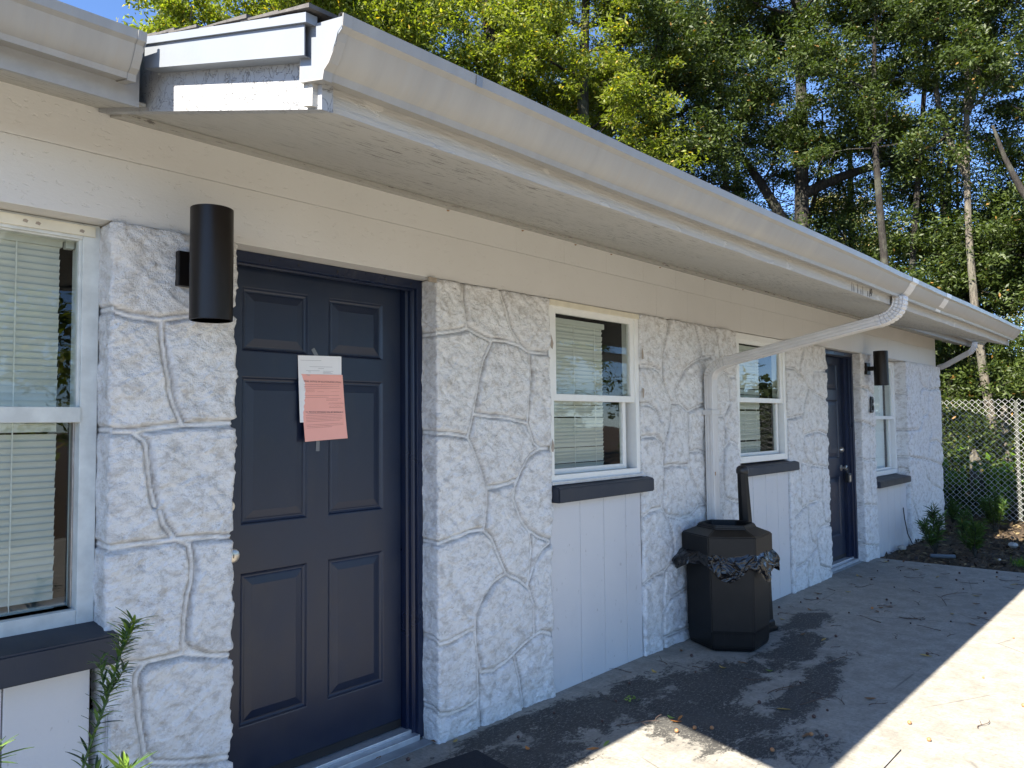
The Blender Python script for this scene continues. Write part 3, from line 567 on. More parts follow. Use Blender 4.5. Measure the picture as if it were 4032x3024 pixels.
# ---------------------------------------------------------------- windows
def ring(mb, x0, x1, z0, z1, y0, y1, wl, wr=None, wb=None, wt=None, c=.002):
    wr = wr or wl; wb = wb or wl; wt = wt or wl
    mb.box((x0, y0, z0), (x0 + wl, y1, z1), c); mb.box((x1 - wr, y0, z0), (x1, y1, z1), c)
    mb.box((x0 + wl, y0 + .0005, z0), (x1 - wr, y1, z0 + wb), c); mb.box((x0 + wl, y0 + .0005, z1 - wt), (x1 - wr, y1, z1), c); return mb
def slat_mesh(x0, x1, m):
    mb = MB(); q = [(-.0138, 0), (-.007, .0022), (0, .003), (.007, .0022), (.0138, 0)]
    v = [(x, p * math.cos(R(73)) - r_ * math.sin(R(73)) * 1, p * math.sin(R(73)) + r_ * math.cos(R(73))) for x in (x0, x1) for p, r_ in q]
    v = [(x, -y, z) for x, y, z in v]
    return mb.add(v, [(i, i + 1, i + 6, i + 5) for i in range(4)]).mesh('slat', m, 60)
def window(x0, x1, z0, z1, y, meet, blind, fr=.045, frm='vinyl', low_r=0.0, lowm=None, pitch=.0222, tilt_fix=None, rail=.042):
    f = MB(); ring(f, x0, x1, z0, z1, y, y + .10, fr, c=.003)
    f.box((x0 + fr, y + .03, z0 + fr - .02), (x1 - fr, y + .10, z0 + fr), .001)
    w_ = f.obj('window', M[frm], B)
    xi0, xi1 = x0 + fr - .004, x1 - fr + .004
    s1 = MB(); ring(s1, xi0, xi1, meet - .012, z1 - fr + .004, y + .012, y + .040, rail, wb=rail * .9, wt=rail * .75, c=.0025); s1.obj('sash', M[frm], w_)
    s2 = MB(); ring(s2, xi0, xi1 - low_r, z0 + fr * .55, meet + .024, y + .044, y + .070, rail * .8, wb=rail * 1.1, wt=rail * .8, c=.0025); s2.obj('sash', M[lowm or frm], w_)
    MB().add([(xi0 + rail * .8, y + .026, meet), (xi1 - rail * .8, y + .026, meet), (xi1 - rail * .8, y + .026, z1 - fr - .0), (xi0 + rail * .8, y + .026, z1 - fr - .0)], [(0, 1, 2, 3)]).obj('pane', M['glass'], w_)
    MB().add([(xi0 + rail * .6, y + .057, z0 + fr), (xi1 - low_r - rail * .6, y + .057, z0 + fr), (xi1 - low_r - rail * .6, y + .057, meet + .01), (xi0 + rail * .6, y + .057, meet + .01)], [(0, 1, 2, 3)]).obj('pane', M['glass'], w_)
    bx0, bx1, bz0, bz1, by = blind
    by += y
    sm = slat_mesh(bx0, bx1, M['slat']); n = int((bz1 - .03 - bz0) / pitch)
    for i in range(n):
        z = bz1 - .032 - pitch * i; o = link('slat', sm, w_, (random.uniform(-.0015, .0015), by, z), (random.gauss(0, R(.8)), random.gauss(0, R(.06)), 0))
        if tilt_fix and i in tilt_fix: o.rotation_euler = (R(-14), R(-.9), 0)
    MB().box((bx0 - .004, by - .016, bz1 - .022), (bx1 + .004, by + .016, bz1 + .01), .001).obj('head_rail', M['slat'], w_)
    MB().box((bx0, by - .012, bz0 - .022), (bx1, by + .012, bz0 - .006), .003).obj('bottom_rail', M['grime'], w_)
    cd = MB()
    for fx in (.12, .5, .84): 
        xx = bx0 + (bx1 - bx0) * fx
        cd.box((xx, by - .0155, bz0 - .01), (xx + .0022, by - .0135, bz1 - .02))
        for i in range(n): cd.box((xx - .0006, by - .0145, bz1 - .045 - pitch * i), (xx + .003, by - .0125, bz1 - .036 - pitch * i))
    cd.obj('lift_cord', M['cord'], w_)
    MB().box((x0 + .012, y + .103, z0 + .004), (x1 - .012, y + .2, z0 + fr + .008), .002).obj('inner_stool', M['grime'], w_)
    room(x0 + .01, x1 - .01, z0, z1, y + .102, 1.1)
    return w_
wl = window(-.03, .928, .80, 2.106, .105, 1.475, (0.03, .836, .868, 2.055, .095), .052, 'oldwood', 0, 'alum', tilt_fix=(26, 27), rail=.012)
# its upper light is fixed directly in the frame: wide painted meeting rail, cream head
MB().box((.02, .098, 1.452), (.877, .125, 1.502), .003).obj('meeting_rail', M['oldwood'], wl)
MB().box((-.03, .096, 2.064), (.912, .104, 2.098), .002).obj('head_trim', M['cream'], wl)
MB().box((.845, .170, 2.03), (.872, .20, 2.062), .003).obj('blind_bracket', M['slat'], wl)
for x, z, a in ((.70, 2.082, .3), (.735, 2.080, -.4), (.862, 2.078, 1.2)):
    MB().prism([(x, z - .003), (x + .012, z - .006), (x + .016, z + .002), (x + .008, z + .006), (x + .002, z + .004)], 'y', .0952, .0962).obj('peeled_paint', M['chip'], wl)
w1 = window(3.152, 4.028, 1.112, 2.103, .012, 1.565, (3.20, 3.80, 1.152, 2.02, .115), .038, 'vinyl', .055)
MB().box((3.152, .004, 2.072), (4.028, .013, 2.104), .002).obj('head_trim', M['cream'], w1)
MB().box((3.152, -.004, 1.098), (4.028, .06, 1.118), .003).obj('sill_track', M['alus'], w1)
w3 = window(5.356, 6.266, 1.11, 2.103, .016, 1.585, (5.41, 6.0, 1.152, 2.02, .115), .048, 'vinyl', .03)
MB().box((5.70, .140, 1.80), (5.74, .1415, 1.82)).obj('sticker', M['paperw'], w3)
w4 = window(8.504, 9.676, .80, 2.10, .13, 1.44, (8.56, 9.2, .86, 2.02, .10), .05, 'vinyl', .03)
MB().prism([(8.6 + .02 * i, .24 + .012 * (i % 2)) for i in range(50)] + [(9.6 - .02 * i, .246 + .012 * (i % 2)) for i in range(50)], 'z', .84, 2.05).obj('sheer_curtain', M['paperw'], w4)
for x, z in ((3.146, 1.86), (3.144, 1.30), (4.034, 1.85), (4.036, 1.62)):
    q = MB(); k = random.randint(7, 9); q.prism([(x + random.uniform(.006, .016) * math.cos(a) , z + random.uniform(.02, .05) * math.sin(a)) for a in (2 * math.pi * i / k for i in range(k))], 'y', -.0135, -.0125).obj('bare_render', M['chip'], B)
sills = [(-.04, .955, -.045, .12, .695, .798), (3.15, 4.085, -.05, .06, 1.006, 1.097), (5.36, 6.385, -.035, .06, 1.012, 1.092), (8.50, 9.615, -.03, .145, .706, .785)]
for a, b_, y0, y1, z0, z1 in sills:
    s_ = MB(); s_.prism([(y0, z0), (y0, z1 - .012), (y1, z1 + .010), (y1, z0)], 'x', a, b_)
    bm = bmesh.new(); 
    me = s_.mesh('window_sill', M['sill']); bm.from_mesh(me); bmesh.ops.bevel(bm, geom=bm.edges[:], offset=.006, segments=2, affect='EDGES'); bm.to_mesh(me); bm.free(); link('window_sill', me, B)

# ---------------------------------------------------------------- doors
def door(xr, knob_side, yd, xo0, xo1):
    """xr: right edge of a 0.914 leaf whose face is at yd; opening xo0..xo1"""
    xl = xr - .914; L = MB(); z0, z1 = .05, 2.083
    cols = [(.119, .421), (.517, .815)]; rows = [(.275, .866), (1.047, 1.630), (1.728, 1.986)]
    y0, y1 = yd, yd + .04
    xs = [0, .119, .421, .517, .815, .914]
    for a, b_ in ((0, 1), (2, 3), (4, 5)): L.box((xl + xs[a], y0, z0), (xl + xs[b_], y1, z1))
    for a, b_ in ((1, 2), (3, 4)):
        for c, d in ((z0, .275), (.866, 1.047), (1.630, 1.728), (1.986, z1)): L.box((xl + xs[a], y0, c), (xl + xs[b_], y1, d))
    dr = L.obj('door', M['navy'], B)
    for c0, c1 in cols:
        for r0, r1 in rows:
            rings = [(0, .0), (.004, .0008), (.010, .0075), (.016, .010), (.021, .010), (.026, .0075), (.052, .0025), (.054, .002)]
            v = []; 
            for ins, dy in rings: v += [(xl + c0 + ins, yd + dy, r0 + ins), (xl + c1 - ins, yd + dy, r0 + ins), (xl + c1 - ins, yd + dy, r1 - ins), (xl + c0 + ins, yd + dy, r1 - ins)]
            f = [(i * 4 + k, i * 4 + (k + 1) % 4, (i + 1) * 4 + (k + 1) % 4, (i + 1) * 4 + k) for i in range(len(rings) - 1) for k in range(4)]
            n = (len(rings) - 1) * 4; f.append((n, n + 1, n + 2, n + 3))
            MB().add(v, f).obj('panel', M['navy'], dr)
    kx = xl + .062 if knob_side < 0 else xr - .06
    kn = MB(); kn.lathe([(.001, 0), (.031, 0), (.031, -.004), (.014, -.008), (.012, -.026), (.022, -.032), (.0285, -.045), (.027, -.056), (.022, -.060), (.001, -.061)], 28, (kx, yd, .945), 'y'); kn.obj('door_knob', M['nickel'], dr, smooth=40)
    MB().box((kx - .0015, yd - .0618, .938), (kx + .0015, yd - .0611, .952)).obj('keyhole', M['soot'], dr)
    db = MB(); db.lathe([(.001, 0), (.030, 0), (.030, -.006), (.024, -.022), (.020, -.028), (.001, -.0285)], 28, (kx, yd, 1.128), 'y'); db.obj('deadbolt', M['nickel'], dr, smooth=40)
    MB().box((xl + .004, yd - .004, .052), (xr - .004, yd, .088), .001).obj('door_sweep', M['black'], dr)
    # frame
    F = MB(); yf = yd - .085
    for s_, xo, xe in ((-1, xo0, xl), (1, xo1, xr)):
        q = [(xo, yf), (xo - .028 * s_, yf), (xo - .030 * s_, yf + .004), (xo - .030 * s_, yf + .022), (xo - .036 * s_, yf + .026), (xo - .046 * s_, yf + .028), (xo - .046 * s_, yf + .048)]
        g = abs(xo - xe); q += [(xo - min(.052, g) * s_, yf + .050), (xe + .004 * s_, yf + .052), (xe + .004 * s_, yd + .05), (xo, yd + .05)]
        F.prism(q, 'z', .012, 2.106)
    zt = 2.106
    q = [(yf + .001, zt), (yf + .001, zt - .040), (yf + .005, zt - .043), (yf + .022, zt - .043), (yf + .027, zt - .049), (yf + .048, zt - .049), (yf + .052, 2.087), (yd + .05, 2.087), (yd + .05, zt)]
    F.prism(q, 'x', xo0 + .001, xo1 - .001)
    fo = F.obj('door_frame', M['navyf'], B)
    for fx in (.2, .33, .52, .78, .93):
        MB().box((xo0 + (xo1 - xo0) * fx, yf - .002, zt - .026), (xo0 + (xo1 - xo0) * fx + .006, yf + .001, zt - .016)).obj('nail_hole', M['soot'], fo)
    t = MB(); t.box((xo0 + .03, yf - .01, .001), (xo1 - .03, yd + .04, .030), .002); t.box((xo0 + .045, yf + .03, .03), (xo1 - .045, yd + .03, .046), .003); t.obj('threshold', M['alus'], B)
    MB().box((xo0 + .03, .034, .0015), (xo1 - .005, yf - .0105, .006)).obj('door_step', M['floor'], B)
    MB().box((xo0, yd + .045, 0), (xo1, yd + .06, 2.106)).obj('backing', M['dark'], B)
    return dr
d1 = door(2.274, -1, .19, 1.352, 2.336)
d2 = door(7.985, 1, .165, 7.05, 8.099)
lb = MB(); lb.box((7.885, .075, .80), (7.955, .115, .895), .008); lb.tube([(7.895, .10, .885), (7.897, .10, .94), (7.925, .10, .955), (7.95, .10, .94), (7.95, .10, .885)], .004, 8)
lbo = lb.obj('lock_box', M['black']); tag(lbo, 'black key lock box hanging from the far door knob', 'lock box')
MB().box((7.90, .0735, .812), (7.935, .0752, .872), .0005).obj('key_pad', M['brass'], lbo)
MB().box((2.29, .0, 2.085), (2.336, .012, 2.1065), .001).obj('cement_patch', M['chip'], B)
# ================================================================ things on and by the building
def lamp(x, z0, z1, label):
    e = empty('wall_lamp', (x, 0, 0)); tag(e, label, 'wall lamp', 'bronze cylinder wall lamps')
    y = -.15
    MB().lathe([(.0675, z0), (.069, z0 + .001), (.069, z1 - .001), (.0675, z1), (.060, z1 - .004), (.060, z0 + .02), (.064, z0)], 48, (0, y, 0)).obj('lamp_cylinder', M['bronze'], e, smooth=40)
    MB().box((-.058, -.030, (z0 + z1) / 2 - .06), (.058, .012, (z0 + z1) / 2 + .06), .003).obj('back_plate', M['bronze'], e)
    MB().box((-.022, y + .06, (z0 + z1) / 2 - .022), (.022, -.028, (z0 + z1) / 2 + .022), .002).obj('arm', M['bronze'], e)
lamp(1.19, 1.788, 2.166, 'dark bronze cylinder lamp on the stone pier left of the near door')
lamp(8.245, 1.775, 2.125, 'dark bronze cylinder lamp right of the far door above the letter B')
def font_mesh(name, c, m, par, loc, rot):
    t = bpy.data.objects.new('tmp', c); COL.objects.link(t); dg = bpy.context.evaluated_depsgraph_get(); me = bpy.data.meshes.new_from_object(t.evaluated_get(dg)); bpy.data.objects.remove(t)
    me.materials.clear(); me.materials.append(M[m]); return link(name, me, par, loc, rot)
fc = bpy.data.curves.new('letter', 'FONT'); fc.body = 'B'; fc.size = .24; fc.extrude = .005; fc.bevel_depth = .0025; fc.shear = .12; fc.offset = 0
fo = font_mesh('house_letter', fc, 'black', None, (8.27, -.024, 1.50), (R(90), 0, R(0))); fo.scale = (.78, 1, 1); tag(fo, 'black letter B fixed on the stone pier below the far lamp', 'letter')

# notices taped to the near door
def sheet(name, pts, m, nu=6, nv=10, curl=.01, z=0):
    (a, b_, c, d) = [Vector(p) for p in pts]; vs = []      # TL TR BR BL
    for j in range(nv + 1):
        for i in range(nu + 1):
            u, v = i / nu, j / nv; p = a.lerp(b_, u).lerp(d.lerp(c, u), v); p.y -= curl * (v ** 2) * (.4 + .6 * abs(2 * u - 1)) + .0015 * math.sin(3 * v + 2 * u); vs.append(p)
    w_ = nu + 1
    top = [(j * w_ + i, j * w_ + i + 1, (j + 1) * w_ + i + 1, (j + 1) * w_ + i) for j in range(nv) for i in range(nu)]
    n = len(vs); vs += [p + Vector((0, .0006, 0)) for p in vs]
    return MB().add(vs, top + [tuple(k + n for k in reversed(f)) for f in top]).obj(name, m, None, smooth=80)
def surf_y(pts, u, v, curl):
    (a, b_, c, d) = [Vector(p) for p in pts]; p = a.lerp(b_, u).lerp(d.lerp(c, u), v); p.y -= curl * (v ** 2) * (.4 + .6 * abs(2 * u - 1)) + .0015 * math.sin(3 * v + 2 * u) + .0007; return p
wp_ = [(1.728, .1865, 1.726), (1.942, .1865, 1.733), (1.944, .184, 1.450), (1.730, .180, 1.446)]
pp_ = [(1.738, .183, 1.648), (1.946, .183, 1.652), (1.966, .180, 1.376), (1.752, .178, 1.366)]
wsh = sheet('white_notice', wp_, M['paperw'], curl=.008); tag(wsh, 'white printed paper taped behind the pink notice on the near door', 'paper notice')
psh = sheet('pink_notice', pp_, M['paperp'], curl=.010); tag(psh, 'pink printed notice taped to the near navy door', 'paper notice')
def line(par, pts, curl, u0, u1, v, th=.0016, m='ink', slant=0):
    n = 5; vs = []
    for i in range(n + 1):
        u = u0 + (u1 - u0) * i / n; p = surf_y(pts, u, v, curl); vs += [(p.x, p.y, p.z), (p.x, p.y, p.z - th)]
    MB().add(vs, [(2 * i, 2 * i + 2, 2 * i + 3, 2 * i + 1) for i in range(n)]).obj('text_line', M[m], par)
M['inkp'] = simple('faded_ink', (.50, .24, .21), .8); M['inkw'] = simple('grey_ink', (.40, .40, .41), .8)
for u0, u1, v in ((.05, .52, .07), (.25, .78, .165), (.45, .58, .19), (.17, .48, .225), (.22, .28, .245), (.56, .8, .23), (.56, .74, .25), (.56, .78, .262), (.17, .53, .285), (.19, .33, .30)): line(wsh, wp_, .008, u0, u1, v, m='inkw', th=.0014)
for u0, u1, v in ((.06, .92, .155), (.06, .90, .182), (.06, .92, .208), (.06, .3, .235), (.06, .88, .32), (.06, .62, .345), (.56, .92, .372), (.56, .84, .393), (.6, .98, .45), (.62, .95, .505),
                  (.06, .93, .615), (.06, .92, .64), (.06, .92, .662), (.06, .92, .684), (.06, .86, .706), (.06, .93, .755), (.06, .93, .778), (.06, .66, .80)): line(psh, pp_, .010, u0, u1, v, m='inkp', th=.0013)
for u0, u1, v in ((.08, .3, .262), (.36, .52, .262), (.68, .9, .262), (.2, .5, .158), (.62, .96, .43), (.62, .9, .485)):
    q = [surf_y(pp_, u0 + (u1 - u0) * i / 10, v + .006 * math.sin(i * 2.3), .010) for i in range(11)]; MB().tube([(p.x, p.y, p.z) for p in q], .0004, 3).obj('signature', M['inkp'], psh)
def text(par, s_, pts, u, v, curl, size, m, ul=False):
    c = bpy.data.curves.new('words', 'FONT'); c.body = s_; c.size = size; c.align_x = 'CENTER'; c.resolution_u = 2; p = surf_y(pts, u, v, curl)
    font_mesh('printed_words', c, m, par, (p.x, p.y - .0022, p.z), (R(90) , 0, 0))
text(psh, 'FINAL NOTICE OF EVICTION/EXECUTION', pp_, .5, .125, .010, .0098, 'ink')
text(psh, 'ALL PERSONS REMAINING WILL BE TRESPASSING', pp_, .5, .585, .010, .0086, 'ink'); line(psh, pp_, .010, .1, .9, .59, m='ink', th=.0008)
def strip(p0, p1, wd, label):
    p0, p1 = Vector(p0), Vector(p1); d = (p1 - p0).normalized(); n = Vector((-d.z, 0, d.x)) * wd / 2
    v = [p0 - n, p0 + n, p1 + n, p1 - n]; v2 = [p - Vector((0, .0005, 0)) for p in v]
    o = MB().add([tuple(p) for p in v + v2], [(0, 1, 2, 3), (4, 5, 6, 7), (0, 1, 5, 4), (1, 2, 6, 5), (2, 3, 7, 6), (3, 0, 4, 7)]).obj('tape', M['tape'], None); tag(o, label, 'tape')
strip((1.800, .1885, 1.758), (1.822, .1858, 1.722), .018, 'tape strip holding the top of the white notice to the door')
strip((1.826, .1888, 1.325), (1.826, .1875, 1.372), .018, 'tape strip below the pink notice on the near door')

# door mat
mt = MB(); mt.box((-.38, -.23, .0), (.38, .23, .010), .004); mo = mt.obj('door_mat', M['mat'], None, loc=(2.02, -.31, .001), rot=(0, 0, R(-2))); 
mo.location = (1.985, -.345, .0015); mo.rotation_euler = (0, 0, R(-9)); tag(mo, 'black door mat on the concrete before the near door', 'door mat')

# litter can
CX, CY, A0 = 4.62, -.25, R(4)
def hexr(R_, th):
    t = (th - A0) % (math.pi / 3) - math.pi / 6; return R_ * math.cos(math.pi / 6) / math.cos(t)
can = empty('litter_can', (CX, CY, 0)); tag(can, 'black hexagonal litter can with a bin bag hanging over its rim', 'litter can')
def hexl(name, prof, m=M['can'], par=can, cap=True):
    mb = MB(); mb.lathe(prof, 6, (0, 0, 0), rot=A0); me = mb.mesh(name, m); bm = bmesh.new(); bm.from_mesh(me)
    ed = [e for e in bm.edges if e.calc_length() > .02 and not (abs(e.verts[0].co.x) < .01 and abs(e.verts[1].co.x) < .01)]
    bmesh.ops.bevel(bm, geom=ed, offset=.006, segments=2, affect='EDGES'); bm.to_mesh(me); bm.free(); return link(name, me, par)
hexl('can_body', [(.001, .006), (.238, .006), (.252, .035), (.258, .12), (.259, .125), (.259, .30), (.262, .60), (.20, .61), (.001, .61)])
ld = hexl('can_lid', [(.262, .585), (.287, .583), (.287, .712), (.186, .750), (.184, .772), (.160, .772), (.158, .735), (.15, .66), (.10, .59)])
MB().lathe([(.001, .60), (.15, .601), (.15, .606), (.001, .606)], 6, (0, 0, 0), rot=A0).obj('can_opening', M['dark'], ld)
HT = [(0, .53, 0), (60, .50, .02), (100, .52, .03), (126, .50, .08), (140, .495, .11), (154, .535, .06), (170, .545, .02), (190, .50, .012), (204, .445, .014), (214, .425, .016), (224, .455, .016), (238, .515, .02), (250, .49, .035), (258, .44, .045), (266, .425, .042), (276, .475, .03), (292, .50, .03), (304, .49, .055), (316, .46, .09), (330, .48, .06), (360, .53, 0)]
NA, NR = 240, 16; bv = []; bf = []
rr = random.Random(4); ph = [rr.uniform(0, 6.28) for _ in range(12)]
for k in range(NA):
    th = 360 * k / NA
    for i in range(len(HT) - 1):
        if HT[i][0] <= th <= HT[i + 1][0]:
            t = (th - HT[i][0]) / (HT[i + 1][0] - HT[i][0]); hz = HT[i][1] * (1 - t) + HT[i + 1][1] * t; bo = HT[i][2] * (1 - t) + HT[i + 1][2] * t
    hz += .005 * math.sin(th * .21 + 1)
    for j in range(NR + 1):
        v = j / NR; z = .612 + (hz - .612) * v; a = R(th + 5 * v * math.sin(th * .05))
        fold = .0075 * math.sin(th * .16 + 7 * v + ph[0]) + .004 * math.sin(th * .27 - 9 * v + ph[1]) + .003 * math.sin(th * .53 + 5 * v * math.sin(th * .03) * 3 + ph[2]) + .0012 * math.sin(th * 1.1 + 12 * v)
        r_ = hexr(.265, a) + .016 + bo * math.sin(min(1, v * 1.15) * math.pi * .62) + fold * (.25 + .45 * v)
        bv.append((r_ * math.cos(a), r_ * math.sin(a), z))
for k in range(NA):
    for j in range(NR): bf.append((k * (NR + 1) + j, ((k + 1) % NA) * (NR + 1) + j, ((k + 1) % NA) * (NR + 1) + j + 1, k * (NR + 1) + j + 1))
bg_ = MB().add(bv, bf).obj('bin_bag', M['bag'], can, smooth=75)

# cigarette bin
ash = empty('cigarette_bin', (5.075, -.21, 0)); tag(ash, 'tall black cigarette bin with a slim neck standing behind the litter can', 'cigarette bin')
MB().lathe([(.001, 0), (.155, 0), (.158, .02), (.140, .03), (.138, .06), (.128, .07), (.118, .40), (.126, .41), (.126, .44), (.10, .47), (.001, .475)], 8, rot=.3).obj('base', M['can'], ash)
nk = MB(); n0 = Vector((-.066, 0, .46)); n1 = Vector((-.122, 0, 1.085)); pts = [n0, n0.lerp(n1, .05), n0.lerp(n1, .5), n1]; nk.tube(pts, [.075, .050, .045, .037], 8)
nk.obj('neck', M['can'], ash)
MB().lathe([(.039, 1.07), (.042, 1.074), (.042, 1.095), (.037, 1.112), (.022, 1.124), (.001, 1.127)], 16, (-.122, 0, 0)).obj('cap', M['black'], ash, smooth=50)

# ================================================================ fence
fen = empty('chain_link_fence', (12.62, 0, 0)); tag(fen, 'galvanised chain link fence running across beyond the building corner', 'fence')
wm = MB(); pitch = .0815; zt = 1.70; z_lo = -.02; nz = int((zt - z_lo) / (pitch / 2)); k = 0; y = -5.2
while y < 3.0:
    vs = []; fs = []
    for i in range(nz + 1):
        z = zt - i * pitch / 2; yy = y + (pitch / 2 if (i % 2) else 0) + .004 * math.sin(z * 3 + y); xx = .010 * math.sin(y * 2.1 + z * 1.3) + (.0022 if i % 2 else -.0022)
        d = .0031
        vs += [(xx - d, yy, z), (xx, yy - d, z), (xx + d, yy, z), (xx, yy + d, z)]
    for i in range(nz):
        for q in range(4): fs.append((i * 4 + q, i * 4 + (q + 1) % 4, (i + 1) * 4 + (q + 1) % 4, (i + 1) * 4 + q))
    wm.add(vs, fs); k += 1; y += pitch / 2 if False else pitch
    # the neighbouring wire mirrored, hooked into this one
    vs2 = [(x_ + .0, 2 * (y - pitch / 2) - yy_ , z_) for x_, yy_, z_ in vs]; wm.add(vs2, fs)
wo = wm.obj('wire_mesh', M['galv'], fen); wo['kind'] = 'stuff'
for y in (-3.4, -.60, 2.2): MB().tube([(.03, y, -.1), (.03, y, 1.66), (.03, y, 1.665)], .026, 12).obj('fence_post', M['postm'], fen, smooth=40)
# ================================================================ vegetation
def leaf_mesh(name, C_, size, mat, parent, up=.35, wr=.36, droop=0.0, az=None, tintv=None, var=.35, seed=1):
    r = np.random.default_rng(seed); n = len(C_)
    d = r.normal(size=(n, 3)); d[:, 2] = d[:, 2] * .7 - droop
    if az is not None: d = d * .5 + az
    d /= np.linalg.norm(d, axis=1, keepdims=True)
    nn = r.normal(size=(n, 3)); nn[:, 2] += up * 3; s = np.cross(d, nn); s /= np.linalg.norm(s, axis=1, keepdims=True) + 1e-9
    nrm = np.cross(s, d)
    L = size * (1 + var * r.uniform(-1, 1, (n, 1))); W_ = L * wr * .5
    v = np.stack([C_, C_ + d * L * .45 + s * W_ + nrm * L * .06, C_ + d * L, C_ + d * L * .45 - s * W_ + nrm * L * .06], 1).reshape(-1, 3)
    me = bpy.data.meshes.new(name); me.vertices.add(4 * n); me.vertices.foreach_set('co', v.ravel().astype(np.float32))
    me.loops.add(4 * n); me.loops.foreach_set('vertex_index', np.arange(4 * n, dtype=np.int32)); me.polygons.add(n)
    me.polygons.foreach_set('loop_start', np.arange(0, 4 * n, 4, dtype=np.int32))
    at = me.color_attributes.new('tint', 'FLOAT_COLOR', 'CORNER'); c = np.ones((n, 4), np.float32); c[:, 0] = np.clip(r.normal(.5, .25, n) if tintv is None else tintv + r.normal(0, .15, n), 0, 1); c[:, 1] = r.random(n); c[:, 2] = r.random(n)
    at.data.foreach_set('color', np.repeat(c, 4, 0).ravel())
    me.materials.append(mat); me.update(calc_edges=True); me.validate()
    o = link(name, me, parent); return o
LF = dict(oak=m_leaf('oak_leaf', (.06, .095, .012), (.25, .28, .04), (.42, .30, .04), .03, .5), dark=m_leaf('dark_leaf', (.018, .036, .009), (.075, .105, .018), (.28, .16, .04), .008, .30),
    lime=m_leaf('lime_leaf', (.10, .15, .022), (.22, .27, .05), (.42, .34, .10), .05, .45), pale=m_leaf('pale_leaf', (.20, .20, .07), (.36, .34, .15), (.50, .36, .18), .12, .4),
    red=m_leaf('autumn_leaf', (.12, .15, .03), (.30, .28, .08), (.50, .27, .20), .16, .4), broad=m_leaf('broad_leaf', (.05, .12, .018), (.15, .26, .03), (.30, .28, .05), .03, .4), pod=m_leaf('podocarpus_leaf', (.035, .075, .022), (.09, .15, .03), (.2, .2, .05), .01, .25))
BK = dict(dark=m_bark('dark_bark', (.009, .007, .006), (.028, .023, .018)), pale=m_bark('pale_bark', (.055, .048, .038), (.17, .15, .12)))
def bend(p0, p1, n, wob, rnd):
    p0, p1 = Vector(p0), Vector(p1); L = (p1 - p0).length; out = []
    o1, o2 = Vector((rnd.gauss(0, 1), rnd.gauss(0, 1), rnd.gauss(0, .4))) * wob * L, Vector((rnd.gauss(0, 1), rnd.gauss(0, 1), rnd.gauss(0, .4))) * wob * L
    for i in range(n + 1):
        t = i / n; out.append(p0.lerp(p1, t) + o1 * math.sin(math.pi * t) + o2 * math.sin(2 * math.pi * t) * .5)
    return out
def tree(name, x, y, h, r, spread, z0, z1, nclump, nleaf, ls, leaf, bark, label, cat='tree', seed=1, lean=(0, 0), forks=(), crs=.42, group=None, zb=0.0, bare=False, cy=1.0):
    rnd = random.Random(seed); rg = np.random.default_rng(seed)
    e = empty(name, (x, y, -.05)); tag(e, label, cat, group)
    tr = bend((0, 0, 0), (lean[0], lean[1], h), 10, .018, rnd); t = MB()
    t.tube(tr, [r * (1.25 if i == 0 else 1) * (1 - .72 * i / 10) for i in range(11)], 10); t.obj('trunk', BK[bark], e, smooth=60)
    starts = [tr[i] for i in range(3, 11)]
    for f in forks:      # (start fraction, end, radius)
        s_ = tr[int(f[0] * 10)]; pts = bend(s_, f[1], 8, .05, rnd); MB().tube(pts, [f[2] * (1 - .85 * i / 8) for i in range(9)], 8).obj('limb', BK[bark], e, smooth=60); starts += pts[3:]
    C_ = []; br = MB(); tw = []
    for k in range(nclump):
        a = rnd.uniform(0, 6.283); q = rnd.random() ** .45; zz = rnd.uniform(z0, z1); zm = (zz - z0) / max(.01, z1 - z0)
        w_ = spread * (.55 + .45 * math.sin(math.pi * min(1, zm * .8 + .15))) * q
        c = Vector((lean[0] * zz / h + math.cos(a) * w_, lean[1] * zz / h + math.sin(a) * w_ * cy, zz)); C_.append(c)
        if k % 2 == 0 or bare:
            s_ = min(starts, key=lambda p: (p - c).length + max(0, p.z - c.z) * 1.5 + rnd.uniform(0, .6))
            pts = bend(s_, c, 5, .07, rnd); rr_ = min(r * .25, .045) * rnd.uniform(.5, 1); br.tube(pts, [rr_ * (1 - .75 * i / 5) for i in range(6)], 5, False)
            for _ in range(2):
                e2 = c + Vector((rnd.gauss(0, 1), rnd.gauss(0, 1), rnd.gauss(0, .8))) * crs; br.tube(bend(pts[4], e2, 3, .08, rnd), [.009, .007, .005, .003], 3, False)
    br.obj('branches', BK[bark], e)['kind'] = 'stuff'
    if nleaf:
        per = nleaf // nclump; P = []
        for c in C_:
            sr = crs * rg.uniform(.6, 1.35); u = rg.normal(size=(per, 3)); u /= np.linalg.norm(u, axis=1, keepdims=True)
            rad = sr * rg.random((per, 1)) ** .5; sub = rg.normal(size=(7, 3)) * sr * .55; cc = sub[rg.integers(0, 7, per)]
            P.append(np.array(c) + u * rad * np.array([[1, 1, .62]]) * .62 + cc)
        P = np.concatenate(P); P = P[P[:, 2] > .02]
        o = leaf_mesh('crown', P, ls, LF[leaf], e, up=.25, droop=.25, seed=seed); o['kind'] = 'stuff'
    return e
